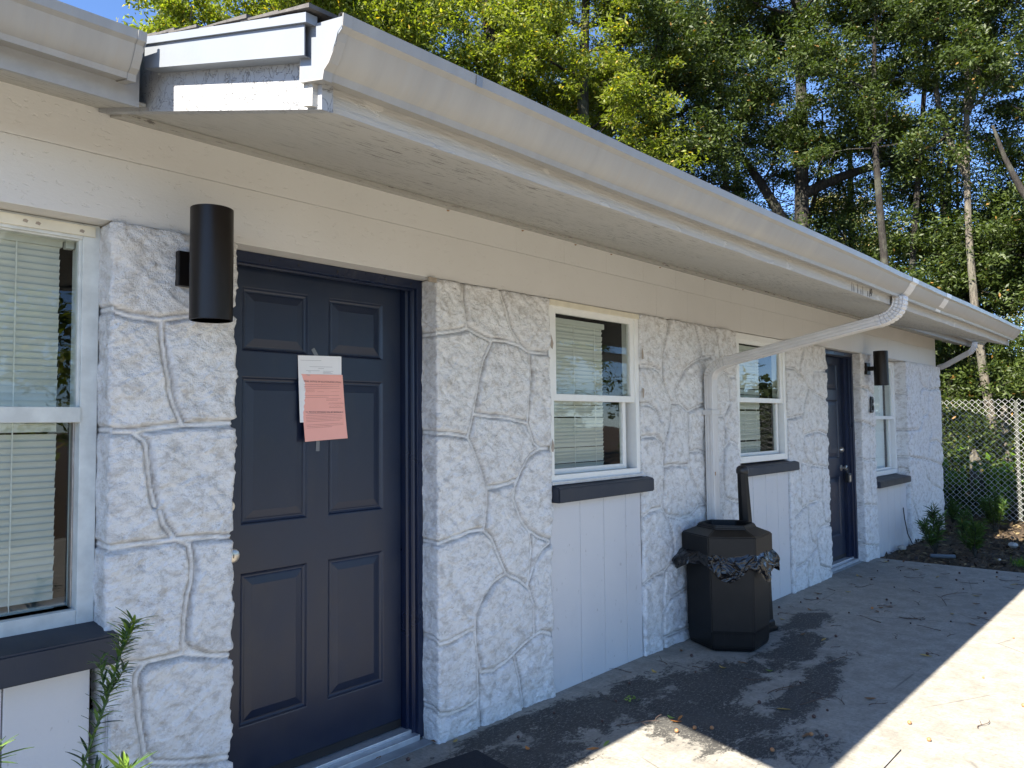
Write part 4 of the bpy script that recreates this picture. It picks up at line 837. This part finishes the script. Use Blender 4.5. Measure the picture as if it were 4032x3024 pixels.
# evergreen oaks close behind the roof
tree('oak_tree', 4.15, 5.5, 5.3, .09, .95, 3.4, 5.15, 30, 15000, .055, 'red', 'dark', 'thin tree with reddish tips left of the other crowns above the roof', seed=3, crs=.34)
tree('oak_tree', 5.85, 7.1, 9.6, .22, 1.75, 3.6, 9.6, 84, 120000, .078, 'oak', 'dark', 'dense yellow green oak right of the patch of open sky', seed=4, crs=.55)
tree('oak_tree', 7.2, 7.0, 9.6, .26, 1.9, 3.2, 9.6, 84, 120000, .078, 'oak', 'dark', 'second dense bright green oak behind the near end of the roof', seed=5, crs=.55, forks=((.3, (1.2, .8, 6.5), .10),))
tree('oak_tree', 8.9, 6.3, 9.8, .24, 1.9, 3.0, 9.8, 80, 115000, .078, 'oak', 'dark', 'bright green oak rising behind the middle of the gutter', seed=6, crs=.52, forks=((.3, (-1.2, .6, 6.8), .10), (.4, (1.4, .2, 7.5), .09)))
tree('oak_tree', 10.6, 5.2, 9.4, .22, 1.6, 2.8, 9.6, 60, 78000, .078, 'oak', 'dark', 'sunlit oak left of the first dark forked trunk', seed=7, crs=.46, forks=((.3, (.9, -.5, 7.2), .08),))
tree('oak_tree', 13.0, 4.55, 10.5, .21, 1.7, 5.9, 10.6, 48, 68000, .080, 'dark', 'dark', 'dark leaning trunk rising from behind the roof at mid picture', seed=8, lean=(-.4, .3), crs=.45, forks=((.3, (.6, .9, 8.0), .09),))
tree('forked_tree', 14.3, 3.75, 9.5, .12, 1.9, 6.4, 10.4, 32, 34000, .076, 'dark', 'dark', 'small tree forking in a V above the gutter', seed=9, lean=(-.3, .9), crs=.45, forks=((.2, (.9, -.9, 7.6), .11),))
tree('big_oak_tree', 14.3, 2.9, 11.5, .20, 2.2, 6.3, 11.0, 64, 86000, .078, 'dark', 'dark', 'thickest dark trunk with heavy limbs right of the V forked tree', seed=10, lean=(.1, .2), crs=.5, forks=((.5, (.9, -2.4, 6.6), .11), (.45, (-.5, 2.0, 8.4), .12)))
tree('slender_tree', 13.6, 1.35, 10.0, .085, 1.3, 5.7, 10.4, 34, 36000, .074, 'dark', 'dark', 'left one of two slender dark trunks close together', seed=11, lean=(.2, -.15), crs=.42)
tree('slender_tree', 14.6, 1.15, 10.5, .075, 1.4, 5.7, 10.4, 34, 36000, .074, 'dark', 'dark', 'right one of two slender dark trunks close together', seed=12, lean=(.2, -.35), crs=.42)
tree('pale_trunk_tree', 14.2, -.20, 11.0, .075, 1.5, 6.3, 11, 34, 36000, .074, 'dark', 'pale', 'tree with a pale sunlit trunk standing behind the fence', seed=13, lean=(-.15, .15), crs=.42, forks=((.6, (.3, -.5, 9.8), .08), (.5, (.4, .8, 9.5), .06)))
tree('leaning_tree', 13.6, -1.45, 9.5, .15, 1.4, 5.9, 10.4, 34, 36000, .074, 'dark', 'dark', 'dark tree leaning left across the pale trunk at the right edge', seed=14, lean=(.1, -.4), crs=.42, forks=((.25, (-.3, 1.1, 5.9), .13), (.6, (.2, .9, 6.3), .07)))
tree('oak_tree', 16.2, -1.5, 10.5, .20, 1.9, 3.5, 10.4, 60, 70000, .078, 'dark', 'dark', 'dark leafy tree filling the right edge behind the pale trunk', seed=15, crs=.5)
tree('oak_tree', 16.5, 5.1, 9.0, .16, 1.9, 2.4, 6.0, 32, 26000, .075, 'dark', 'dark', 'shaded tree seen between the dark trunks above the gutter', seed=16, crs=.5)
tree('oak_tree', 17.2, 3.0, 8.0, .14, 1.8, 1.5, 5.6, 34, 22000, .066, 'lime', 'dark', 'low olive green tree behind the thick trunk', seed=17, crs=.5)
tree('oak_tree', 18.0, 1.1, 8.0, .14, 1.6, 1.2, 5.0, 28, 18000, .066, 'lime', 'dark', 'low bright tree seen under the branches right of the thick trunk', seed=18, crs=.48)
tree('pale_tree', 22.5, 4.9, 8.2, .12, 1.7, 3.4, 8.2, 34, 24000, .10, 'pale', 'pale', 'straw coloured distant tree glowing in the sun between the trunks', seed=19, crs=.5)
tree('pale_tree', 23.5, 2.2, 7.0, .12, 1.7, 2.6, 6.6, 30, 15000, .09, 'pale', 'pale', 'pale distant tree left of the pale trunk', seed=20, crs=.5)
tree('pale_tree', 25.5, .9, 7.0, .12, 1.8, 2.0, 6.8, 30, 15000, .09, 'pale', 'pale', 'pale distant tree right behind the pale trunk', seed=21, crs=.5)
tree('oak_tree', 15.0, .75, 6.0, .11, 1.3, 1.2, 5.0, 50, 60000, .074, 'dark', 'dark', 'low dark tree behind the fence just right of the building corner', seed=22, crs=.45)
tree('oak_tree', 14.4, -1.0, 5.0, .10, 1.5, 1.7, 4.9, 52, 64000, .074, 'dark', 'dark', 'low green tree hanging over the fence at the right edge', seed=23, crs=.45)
tree('oak_tree', 12.4, 6.9, 9.5, .2, 1.9, 4.0, 9.4, 44, 50000, .08, 'dark', 'dark', 'dark crown filling the gap behind the sunlit oaks', seed=24, crs=.52)
for i, (x, y, z0_, z1_, sp_, nl, lb_) in enumerate(((15.2, 3.9, 3.6, 6.6, 1.5, 26000, 'thin young tree with airy leaves between the V forked and the thick trunk'), (15.6, 2.0, 3.2, 6.6, 1.4, 24000, 'thin young tree with airy leaves right of the thick trunk'),
    (15.4, .45, 3.4, 6.8, 1.3, 22000, 'thin young tree with airy leaves left of the pale trunk'), (15.3, -.75, 3.8, 6.9, 1.2, 20000, 'thin young tree with airy leaves right of the pale trunk'), (13.6, 5.2, 4.2, 7.2, 1.2, 22000, 'thin young tree with airy leaves at the edge of the sunlit oaks'))):
    tree('young_tree', x, y, z1_ + .3, .05, sp_, z0_, z1_, 30, nl, .066, 'dark', 'dark', lb_, seed=30 + i, crs=.5, bare=True, forks=((.4, (.7, -.8, z1_ - .4), .035), (.5, (-.5, .9, z1_ - .2), .03)))
# shrubs and undergrowth behind the fence
def shrub(name, x, y, h, w_, n, ls, leaf, label, seed, wr=.4, group=None, cat='shrub', ns=7, stemr=.012, z=0.0):
    rnd = random.Random(seed); rg = np.random.default_rng(seed); e = empty(name, (x, y, z)); tag(e, label, cat, group)
    st = MB(); P = []
    for i in range(ns):
        a = rnd.uniform(0, 6.28); top = (math.cos(a) * w_ * rnd.uniform(.2, 1), math.sin(a) * w_ * rnd.uniform(.2, 1), h * rnd.uniform(.6, 1)); pts = bend((0, 0, -.03), top, 5, .06, rnd)
        st.tube(pts, [stemr * (1 - .7 * k / 5) for k in range(6)], 5, False)
        for k in range(n // ns):
            t = rnd.uniform(.2, 1); i0 = min(4, int(t * 5)); p = pts[i0].lerp(pts[i0 + 1], t * 5 - i0); P.append((p.x + rnd.gauss(0, w_ * .16), p.y + rnd.gauss(0, w_ * .16), max(.02, p.z + rnd.gauss(0, w_ * .12))))
    st.obj('stems', BK['dark'], e)['kind'] = 'stuff'
    o = leaf_mesh('foliage', np.array(P), ls, LF[leaf], e, up=.5, wr=wr, seed=seed); o['kind'] = 'stuff'; return e
for i, (x, y, h, w_, n, ls, lf, lb_) in enumerate((
    (13.35, .55, .85, .55, 420, .15, 'broad', 'broad leaved plant behind the fence beside the building corner'),
    (13.5, -.15, .80, .5, 380, .16, 'broad', 'broad leaved plant in the sun patch behind the fence'),
    (13.3, -1.05, .9, .5, 360, .17, 'broad', 'broad leaved plant right of the fence post'),
    (14.2, .25, 1.9, .8, 2600, .07, 'dark', 'tall deep green shrub behind the fence left of the stump'),
    (14.3, -.55, 2.1, .8, 2600, .07, 'lime', 'tall lime green shrub behind the fence near the stump'),
    (14.4, 1.0, 2.2, .9, 2600, .07, 'dark', 'dark shrub behind the fence against the building corner'),
    (14.6, -1.3, 2.3, .9, 3400, .07, 'dark', 'green shrub behind the fence at the right edge'),
    (13.1, .15, .45, .5, 420, .10, 'dark', 'low dark weed clump at the fence foot'),
    (13.9, .75, 1.5, .7, 2600, .085, 'dark', 'dense dark shrub low behind the fence at the building corner'),
    (14.0, -.1, 1.3, .7, 2600, .085, 'dark', 'dense dark shrub low behind the fence in the middle'),
    (14.0, -.95, 1.4, .7, 2600, .085, 'dark', 'dense dark shrub low behind the fence beside the right edge'),
    (13.2, -.75, .5, .5, 420, .10, 'dark', 'low dark weed clump right of centre at the fence foot'))): shrub('undergrowth_shrub', x, y, h, w_, n, ls, lf, lb_, 40 + i, wr=.5 if ls > .1 else .42)
def stump(x, y, h, r, label, lean=.05):
    rnd = random.Random(int(h * 100)); mb = MB(); mb.tube(bend((0, 0, -.1), (lean, .04, h), 6, .02, rnd), [r * 1.25, r * 1.05, r, r * .97, r * .9, r * .8, r * .45], 9); o = mb.obj('tree_stump', BK['pale'], None, smooth=50, loc=(x, y, 0)); tag(o, label, 'stump')
stump(13.9, -.29, 1.62, .085, 'pale dead stump lit by the sun behind the fence')
stump(14.4, .58, 1.35, .06, 'thin pale stump behind the fence beside the building corner')
stump(13.6, .12, .95, .10, 'short broken trunk with brown bark behind the fence', .1)
# woods far behind, one mass
rg = np.random.default_rng(77); n = 60000
an = rg.uniform(R(-25), R(75), n); rd = rg.uniform(27, 40, n); hh = 2.6 + 1.6 * np.sin(an * 9) + 1.1 * np.sin(an * 23 + 1) + rg.normal(0, .5, n); hh = np.clip(hh, 1.2, 8) * rg.random(n) ** .6
hh = hh + np.clip((an - R(38)) * 14, 0, 7) * rg.random(n)
P = np.stack([rd * np.cos(an), -2.6 + rd * np.sin(an), hh], 1)
bm_ = leaf_mesh('woodland', P, .34, LF['dark'], None, up=.3, wr=.6, seed=78); tag(bm_, 'dim mass of woodland far behind the trees', kind='stuff')
# trees across the yard, seen in the window glass
for i, (x, y, h) in enumerate(((6, -15, 8), (12, -17, 9), (18, -16, 8), (25, -18, 9), (32, -17, 9))):
    tree('yard_tree', x, y, h, .2, 3.0, 1.5, h, 26, 7000, .22, 'lime', 'dark', ('nearest', 'second', 'middle', 'fourth', 'farthest')[i] + ' green tree across the yard, mirrored in the panes', seed=60 + i, crs=.9, group='trees across the yard')

# podocarpus by the near window: leaves are single blades
def blade(L, w_, seed):
    mb = MB(); vs = []; n = 5
    for i in range(n + 1):
        t = i / n; ww = w_ * math.sin(math.pi * min(1, .12 + t * .88)) ** .7 / 2; x = L * t; z = -.18 * L * t * t; vs += [(x, -ww, z), (x, 0, z - .0012), (x, ww, z)]
    return mb.add(vs, [(i * 3 + k, i * 3 + k + 1, i * 3 + k + 4, i * 3 + k + 3) for i in range(n) for k in (0, 1)]).mesh('leaf', None, 60)
def plain_leafmat(name, c, tc, tf=.25, rough=.32):
    b = NB(name); b.fin(c, rough); tr = b.n('ShaderNodeBsdfTranslucent'); tr.inputs[0].default_value = (*tc, 1); mx = b.n('ShaderNodeMixShader'); mx.inputs[0].default_value = tf
    b.l(b.p.outputs[0], mx.inputs[1]); b.l(tr.outputs[0], mx.inputs[2]); b.l(mx.outputs[0], b.out.inputs[0]); return b.m
PG = [plain_leafmat('podocarpus_green', (.065, .125, .030), (.17, .28, .04)), plain_leafmat('podocarpus_young', (.17, .28, .04), (.32, .44, .06), .35), plain_leafmat('podocarpus_dark', (.025, .055, .026), (.06, .12, .03), .15)]
def sprig(par, pts, n, L, w_, mats, spread=1.0, tip=False, seed=0, r=.003):
    rnd = random.Random(seed); pts = [Vector(p) for p in pts]; MB().tube(pts, [r * 1.4] + [r] * (len(pts) - 2) + [r * .5], 6).obj('stem', mats[0], par)
    ms = [];
    for k, m in enumerate(mats):
        me = blade(L * (.85 + .15 * k), w_, k); me.materials.append(m); ms.append(me)
    for i in range(n):
        t = (i + rnd.random()) / n; t = t if not tip else .75 + .25 * t; f = t * (len(pts) - 1); k = min(len(pts) - 2, int(f)); p = pts[k].lerp(pts[k + 1], f - k); d = (pts[k + 1] - pts[k]).normalized()
        a = i * 2.4 + rnd.uniform(-.4, .4); u = d.orthogonal().normalized(); v = d.cross(u); out = (u * math.cos(a) + v * math.sin(a)) * spread + d * (rnd.uniform(.35, 1.0) if not tip else rnd.uniform(.2, 1.6))
        x_ = out.normalized(); z_ = (Vector((0, 0, 1)) - x_ * x_.z); z_ = z_.normalized() if z_.length > .05 else Vector((0, 1, 0)); y_ = z_.cross(x_)
        o = link('leaf', ms[rnd.choice((0, 0, 1, 2)) % len(ms)], par); s_ = rnd.uniform(.65, 1.15) * (1 - .25 * (1 - t))
        o.matrix_local = Matrix(((x_.x, y_.x, z_.x, p.x), (x_.y, y_.y, z_.y, p.y), (x_.z, y_.z, z_.z, p.z), (0, 0, 0, 1))) @ Matrix.Scale(s_, 4)
p1 = empty('podocarpus', (0, 0, 0)); tag(p1, 'tall thin podocarpus stem against the stone pier below the window sill', 'shrub')
sprig(p1, [(.70, -.30, 0), (.74, -.28, .25), (.785, -.25, .49), (.815, -.25, .58), (.845, -.25, .66), (.868, -.25, .74), (.885, -.25, .80), (.905, -.25, .862)], 170, .060, .0098, (PG[0], PG[1], PG[2]), seed=1, r=.0035)
sprig(p1, [(.845, -.25, .66), (.835, -.255, .70), (.825, -.26, .745), (.822, -.26, .785)], 34, .050, .0085, (PG[0], PG[2]), seed=2, r=.002)
sprig(p1, [(.85, -.25, .68), (.875, -.24, .70), (.90, -.235, .735)], 28, .050, .0085, (PG[0], PG[2]), seed=3, r=.002)
sprig(p1, [(.88, -.25, .78), (.90, -.25, .82), (.918, -.25, .868)], 50, .058, .0092, (PG[1], PG[0], PG[0]), seed=4, r=.002)
p2 = empty('podocarpus', (0, 0, 0)); tag(p2, 'podocarpus sprig with sunlit bright tips at the foot of the stone pier', 'shrub')
sprig(p2, [(.70, -.66, 0), (.73, -.64, .3), (.752, -.62, .52), (.762, -.62, .605)], 30, .085, .0105, (PG[1], PG[1], PG[0]), tip=True, seed=5, r=.004)
sprig(p2, [(.71, -.66, .2), (.70, -.60, .48), (.705, -.58, .60)], 34, .075, .009, (PG[2], PG[0]), tip=True, seed=6, r=.004)
sprig(p2, [(.69, -.66, .2), (.655, -.60, .45), (.64, -.58, .585)], 30, .07, .009, (PG[0], PG[2]), tip=True, seed=8, r=.004)
p3 = empty('podocarpus', (0, 0, 0)); tag(p3, 'podocarpus whose leaf tips just enter at the left edge', 'shrub')
sprig(p3, [(.40, -.70, 0), (.44, -.66, .4), (.463, -.62, .69), (.467, -.62, .73)], 34, .075, .010, (PG[1], PG[2], PG[0]), tip=True, seed=7, r=.004)
# shrubs in the bed at the far end
shr = ((9.20, -.36, .52, .20, 520, 'dark spiky shrub nearest the far end of the concrete, against the wall'), (9.32, -.70, .36, .22, 520, 'low dark spiky shrub in the middle of the leaf bed'), (11.45, -.50, .52, .26, 620, 'spiky shrub with sunlit tips in front of the fence'),
       (10.6, -.35, .30, .22, 380, 'small dark spiky shrub between the wall and the sunlit shrub'), (11.0, -1.0, .30, .3, 420, 'low spiky shrub at the right edge of the bed'), (12.1, .12, .32, .25, 380, 'low spiky shrub at the fence by the corner'))
for i, (x, y, h, w_, n, lb_) in enumerate(shr):
    rnd = random.Random(90 + i); rg = np.random.default_rng(90 + i); e = empty('spiky_shrub', (x, y, -.03)); tag(e, lb_, 'shrub'); st = MB(); P = []; AZ = []
    for s_ in range(7):
        a = rnd.uniform(0, 6.28); q = rnd.uniform(.1, 1) if s_ else 0; top = (math.cos(a) * w_ * q, math.sin(a) * w_ * q, h * (1 - .45 * q)); pts = bend((0, 0, 0), top, 5, .04, rnd); st.tube(pts, [.008 * (1 - .7 * k / 5) for k in range(6)], 5, False)
        for k in range(n // 7):
            t = rnd.uniform(.25, 1); i0 = min(4, int(t * 5)); p = pts[i0].lerp(pts[i0 + 1], t * 5 - i0); P.append(tuple(p)); b2 = rnd.uniform(0, 6.28); AZ.append((math.cos(b2) * 1.5, math.sin(b2) * 1.5, rnd.uniform(.3, 1.8)))
    st.obj('stems', BK['dark'], e)['kind'] = 'stuff'; o = leaf_mesh('foliage', np.array(P), .085, LF['pod'], e, up=.6, wr=.16, az=np.array(AZ), seed=90 + i); o['kind'] = 'stuff'

# ---------------------------------------------------------------- leaf litter bed
rg = np.random.default_rng(5); n = 15000
x = rg.uniform(8.46, 15.5, n) ; y = rg.uniform(-4.5, .02, n); k = (y < -.0) ; P = np.stack([x, y, np.full(n, -.036) + rg.random(n) * .02 + .03 * np.clip(x - 9, 0, 1.5) * (y > -.3)], 1)[k]
P = P[(P[:, 0] > 8.48 + .0 * P[:, 1])]
lm = NB('litter_leaf'); at = lm.n('ShaderNodeAttribute'); at.attribute_name = 'tint'; sp = lm.n('ShaderNodeSeparateColor'); lm.l(at.outputs['Color'], sp.inputs[0])
lc = lm.ramp(sp.outputs[0], [(.15, (.018, .012, .008)), (.5, (.060, .040, .022)), (.8, (.14, .10, .05)), (.95, (.26, .20, .10))]); lm.fin(lc, .7); M['litter'] = lm.m
rgn = np.random.default_rng(6); N_ = len(P); d = rgn.normal(size=(N_, 3)); d[:, 2] *= .22; 
lo = leaf_mesh('leaf_litter', P, .065, M['litter'], None, up=1.5, wr=.42, az=d * 2, seed=9); tag(lo, 'brown fallen leaves covering the bed beyond the concrete', kind='stuff')
rg = np.random.default_rng(15); n = 2200
P = np.stack([rg.uniform(-.5, 1.16, n), rg.uniform(-1.0, .03, n), np.full(n, -.03) + rg.random(n) * .015], 1)
lo = leaf_mesh('leaf_litter', P, .055, M['litter'], None, up=1.5, wr=.42, az=rg.normal(size=(n, 3)) * np.array([[2, 2, .3]]), seed=19); tag(lo, 'brown fallen leaves covering the bed below the near window', kind='stuff')
def rock(x, y, s_, label, m='rock'):
    bm = bmesh.new(); bmesh.ops.create_icosphere(bm, subdivisions=2, radius=1); rnd = random.Random(int(x * 100))
    for v in bm.verts: v.co = Vector((v.co.x * s_, v.co.y * s_ * .8, v.co.z * s_ * .55)) * (1 + rnd.uniform(-.12, .12))
    me = bpy.data.meshes.new('rock'); bm.to_mesh(me); bm.free(); me.materials.append(M[m]); o = link('rock', me, None, (x, y, .01)); tag(o, label, 'rock')
rock(9.16, -.03, .055, 'pale rock against the wall at the end of the concrete'); rock(10.1, -.92, .06, 'pale flat rock in the leaf bed at the right edge'); rock(9.0, -.98, .02, 'small pale pebble in the leaf bed')
pb = MB(); pb.tube([(8.80, -.40, .012), (8.93, -.60, .008)], .020, 8).obj('pipe_scrap', simple('slate_plastic', (.09, .11, .13), .5), None, smooth=40)
tag(bpy.data.objects['pipe_scrap'], 'short grey pipe scrap lying in the leaf bed', 'pipe')
cb = MB(); cb.tube([(9.47, .028, .42), (9.475, .02, .30), (9.52, .005, .12), (9.60, -.02, .0)], .006, 6).obj('cable', M['black'], None); tag(bpy.data.objects['cable'], 'thin dark cable running down the far wall into the bed', 'cable')

# ---------------------------------------------------------------- leaves, twigs and acorns on the concrete
def flat_leaf(L, w_, curl, seed, m):
    rnd = random.Random(seed); n = 7; vs = []
    for i in range(n + 1):
        t = i / n; ww = w_ * math.sin(math.pi * t) ** .8 / 2 * (1 + rnd.uniform(-.1, .1)); x = L * (t - .5); z = .004 + curl * (2 * t - 1) ** 2 * L; vs += [(x, -ww, z + abs(ww) * .5), (x, 0, z), (x, ww, z + abs(ww) * .45)]
    return MB().add(vs, [(i * 3 + k, i * 3 + k + 1, i * 3 + k + 4, i * 3 + k + 3) for i in range(n) for k in (0, 1)]).mesh('fallen_leaf', M[m], 60)
FL = {c: [flat_leaf(.06, .021, .12, 1, m), flat_leaf(.075, .020, .05, 2, m), flat_leaf(.05, .022, .25, 3, m)] for c, m in (('brown', 'leafb'), ('orange', 'leafo'), ('green', 'leafg'), ('yellow', 'leafy'))}
def place_leaf(x, y, c, label, group=None, a=None, s_=1.0, z=0, k=0):
    o = link('fallen_leaf', FL[c][k % 3], None, (x, y, z + .0005), (random.uniform(-.15, .15), random.uniform(-.15, .15), a if a is not None else random.uniform(0, 6.28))); o.scale = (s_, s_, s_); tag(o, label, 'leaf', group)
place_leaf(3.245, -.668, 'orange', 'orange leaf at the end of the twig in the sunlit patch', a=-.9); place_leaf(3.268, -.628, 'green', 'yellow green leaf standing on the twig in the sunlit patch', a=1.4, k=2)
place_leaf(3.305, -.655, 'orange', 'narrow orange leaf right of the green leaf on the twig', a=.1, s_=.7, k=1); place_leaf(2.555, -.335, 'orange', 'upright tan leaf in the shade left of the sunlit patch', a=1.2, s_=.8, k=2)
place_leaf(2.74, -.55, 'orange', 'orange leaf in the sun at the bottom of the picture', a=-.3, k=1); place_leaf(2.83, -.56, 'green', 'pale green leaf in the sun at the bottom of the picture', a=.2, s_=.8, k=1)
place_leaf(3.50, -1.195, 'brown', 'large brown leaf by the concrete joint near the shadow edge', a=-.2, s_=1.1, k=1); place_leaf(2.345, .02, 'brown', 'brown leaf standing against the foot of the door pier', a=-.6, s_=1.25, k=2)
place_leaf(2.40, -.035, 'yellow', 'small tan leaf beside the foot of the door pier', a=.4, s_=.8); place_leaf(4.24, -.69, 'green', 'green leaf on the concrete in front of the litter can', a=1.7, s_=.9, k=2)
place_leaf(2.06, .085, 'brown', 'narrow dark leaf on the near door step', a=.4, s_=.8, k=1)
rnd = random.Random(21)
def in_shade(): 
    while True:
        x = rnd.uniform(3.6, 8.3); y = rnd.uniform(-1.36, -.06)
        if math.hypot(x - 4.62, y + .25) > .33 and math.hypot(x - 5.07, y + .21) > .2: return x, y
ALONG = ((3.65, 4.3, 'before the middle window'), (4.95, 5.9, 'past the litter can'), (5.95, 6.7, 'halfway along the walk'), (6.75, 7.7, 'before the far door'), (7.75, 8.33, 'beside the leaf bed'))
ACROSS = ((-.40, -.08, 'close to the wall'), (-.90, -.46, 'in mid walk'), (-1.34, -.96, 'by the long shadow edge'))
def cells(descs):
    c = [(d, a, b_) for d in descs for a in ALONG for b_ in ACROSS]; rnd.shuffle(c); out = []
    for d, a, b_ in c:
        while True:
            x, y = rnd.uniform(a[0], a[1]), rnd.uniform(b_[0], b_[1])
            if math.hypot(x - 4.62, y + .25) > .33 and math.hypot(x - 5.07, y + .21) > .2: break
        out.append((d, x, y, a[2] + ', ' + b_[2]))
    return out
for i, (d, x, y, wh) in enumerate(cells(('brown', 'yellow'))[:27]): place_leaf(x, y, d, 'dry %s leaf on the concrete %s' % (d, wh), 'dry leaves on the shaded concrete', k=i)
place_leaf(6.12, -.66, 'orange', 'rusty leaf on top of the loose twig heap in mid walk', k=0); place_leaf(6.18, -.70, 'brown', 'brown curled leaf at the right of the loose twig heap', k=2); place_leaf(6.05, -.72, 'brown', 'brown leaf at the left of the loose twig heap', k=1)
bm = bmesh.new(); bmesh.ops.create_uvsphere(bm, u_segments=10, v_segments=7, radius=.0085); 
for v in bm.verts: v.co.z *= .92; v.co.z += .008
AM = []
for m in ('acorn', 'acorno'):
    me = bpy.data.meshes.new('acorn'); bm.to_mesh(me); me.materials.append(M[m]); me.polygons.foreach_set('use_smooth', [True] * len(me.polygons)); AM.append(me)
bm.free()
def acorn(x, y, label, group=None, k=0, s_=1.0): o = link('acorn', AM[k], None, (x, y, 0), (0, 0, rnd.uniform(0, 6))); o.scale = (s_, s_, s_); tag(o, label, 'acorn', group)
for x, y, lb_ in ((3.237, -.771, 'pinkish acorn in the sun right of the twig'), (3.287, -.833, 'orange acorn near the edge of the sunlit patch'), (3.149, -.728, 'tan acorn below the orange leaf in the sunlit patch'), (3.242, -1.143, 'orange acorn at the slanting edge of the sunlit patch'),
                  (3.517, -1.206, 'yellow acorn below the large brown leaf by the joint'), (3.80, -1.62, 'reddish acorn in the sun beyond the joint'), (4.55, -1.86, 'orange acorn near the right edge in the sun'), (3.95, -1.50, 'reddish acorn in the sun beside the shadow edge')): acorn(x, y, lb_, k=1, s_=1.15)
acorn(2.14, -.02, 'dark acorn on the near door step'); acorn(3.548, -1.263, 'dark acorn beside the large brown leaf'); 
for d, x, y, wh in cells(('large', 'small'))[:28]: acorn(x, y, '%s dark acorn on the concrete %s' % (d, wh), 'dark acorns on the shaded concrete', s_=1.2 if d == 'large' else .8)
for x, y, lb_ in ((2.62, -.22, 'dark acorn right of the doormat'), (2.95, -.16, 'dark acorn at the foot of the stone pier right of the near door'), (3.28, -.30, 'dark acorn beside the joint weed'), (3.55, -.20, 'dark acorn below the middle window panel'), (3.02, -.40, 'dark acorn just above the sunlit patch')): acorn(x, y, lb_, 'dark acorns near the door', s_=.95)
for x, y, lb_ in ((4.9, -1.62, 'pale acorn in the sun past the shadow edge near the right side'), (5.9, -1.60, 'small pale acorn far along the sunlit concrete')): acorn(x, y, lb_, 'pale acorns on the sunlit concrete', 1, .7)
def twig_mesh(seed, L):
    r_ = random.Random(seed); mb = MB(); a = bend((0, 0, .004), (L, r_.uniform(-.02, .02), .006 + r_.uniform(0, .012)), 6, .06, r_); mb.tube(a, [.0028 - .0003 * i for i in range(7)], 5)
    for _ in range(r_.randint(1, 3)):
        s_ = a[r_.randint(2, 5)]; mb.tube(bend(s_, s_ + Vector((r_.uniform(.02, .06), r_.uniform(-.05, .05), r_.uniform(-.002, .018))), 3, .06, r_), [.0018, .0015, .0012, .001], 4)
    return mb.mesh('twig', M['twig'])
TW = [twig_mesh(s_, l_) for s_, l_ in ((1, .16), (2, .22), (3, .10), (4, .30), (5, .07), (6, .05))]
def twig(x, y, k, a, label, group=None, s_=1.0): o = link('twig', TW[k], None, (x, y, 0), (0, 0, a)); o.scale = (s_, s_, s_); tag(o, label, 'twig', group)
twig(3.03, -.475, 1, -.85, 'curved twig lying across the shadow edge of the sunlit patch', s_=.95)
for k, x, y, a, lb_ in ((3, 3.9, -.83, -.35, 'long thin twig on the concrete in front of the litter can'), (1, 3.85, -1.02, -.55, 'twig with side shoots near the joint'), (3, 6.9, -.95, -.4, 'branched twig near the shadow edge far along the walk'), (1, 6.6, -1.05, .3, 'second twig beside the branched twig far along the walk'), (1, 4.35, -1.9, -.6, 'thin Y shaped twig in the sun right of the picture'), (2, 4.1, -1.75, -.2, 'short forked twig in the sun near the shadow edge'), (1, 4.6, -.88, -.4, 'twig beside the dead leaf cluster before the litter can')): twig(x, y, k, a, lb_)
for i, (d, x, y, wh) in enumerate(cells(('short straight', 'curved', 'forked', 'tiny'))[:50]): twig(x, y, {'short straight': 4, 'curved': 2, 'forked': 0, 'tiny': 5}[d], rnd.uniform(0, 6.28), '%s twig on the concrete %s' % (d, wh), 'twigs on the shaded concrete', s_=rnd.uniform(.8, 1.1))
# weed growing in the joint
wd = empty('joint_weed', (3.345, -.35, 0)); tag(wd, 'small green weed growing in the concrete joint', 'weed')
for i in range(16):
    a = random.uniform(0, 6.28); q = random.uniform(.01, .04); o = link('leaf', FL['green'][2], wd, (math.cos(a) * q, math.sin(a) * q, random.uniform(.002, .02)), (random.uniform(-.5, .5), random.uniform(-.5, .5), a)); o.scale = (.35, .6, .4)
gr = []
rg = np.random.default_rng(31); n = 260; P = np.stack([9.0 + rg.normal(0, .09, n), -1.23 + rg.normal(0, .07, n), np.full(n, -.03)], 1)
wg = leaf_mesh('grass_tuft', P, .07, LF['broad'], None, wr=.08, az=np.stack([rg.normal(0, .5, n), rg.normal(0, .5, n), np.full(n, 1.5)], 1), seed=3); tag(wg, 'tuft of green grass at the edge of the concrete', kind='stuff')
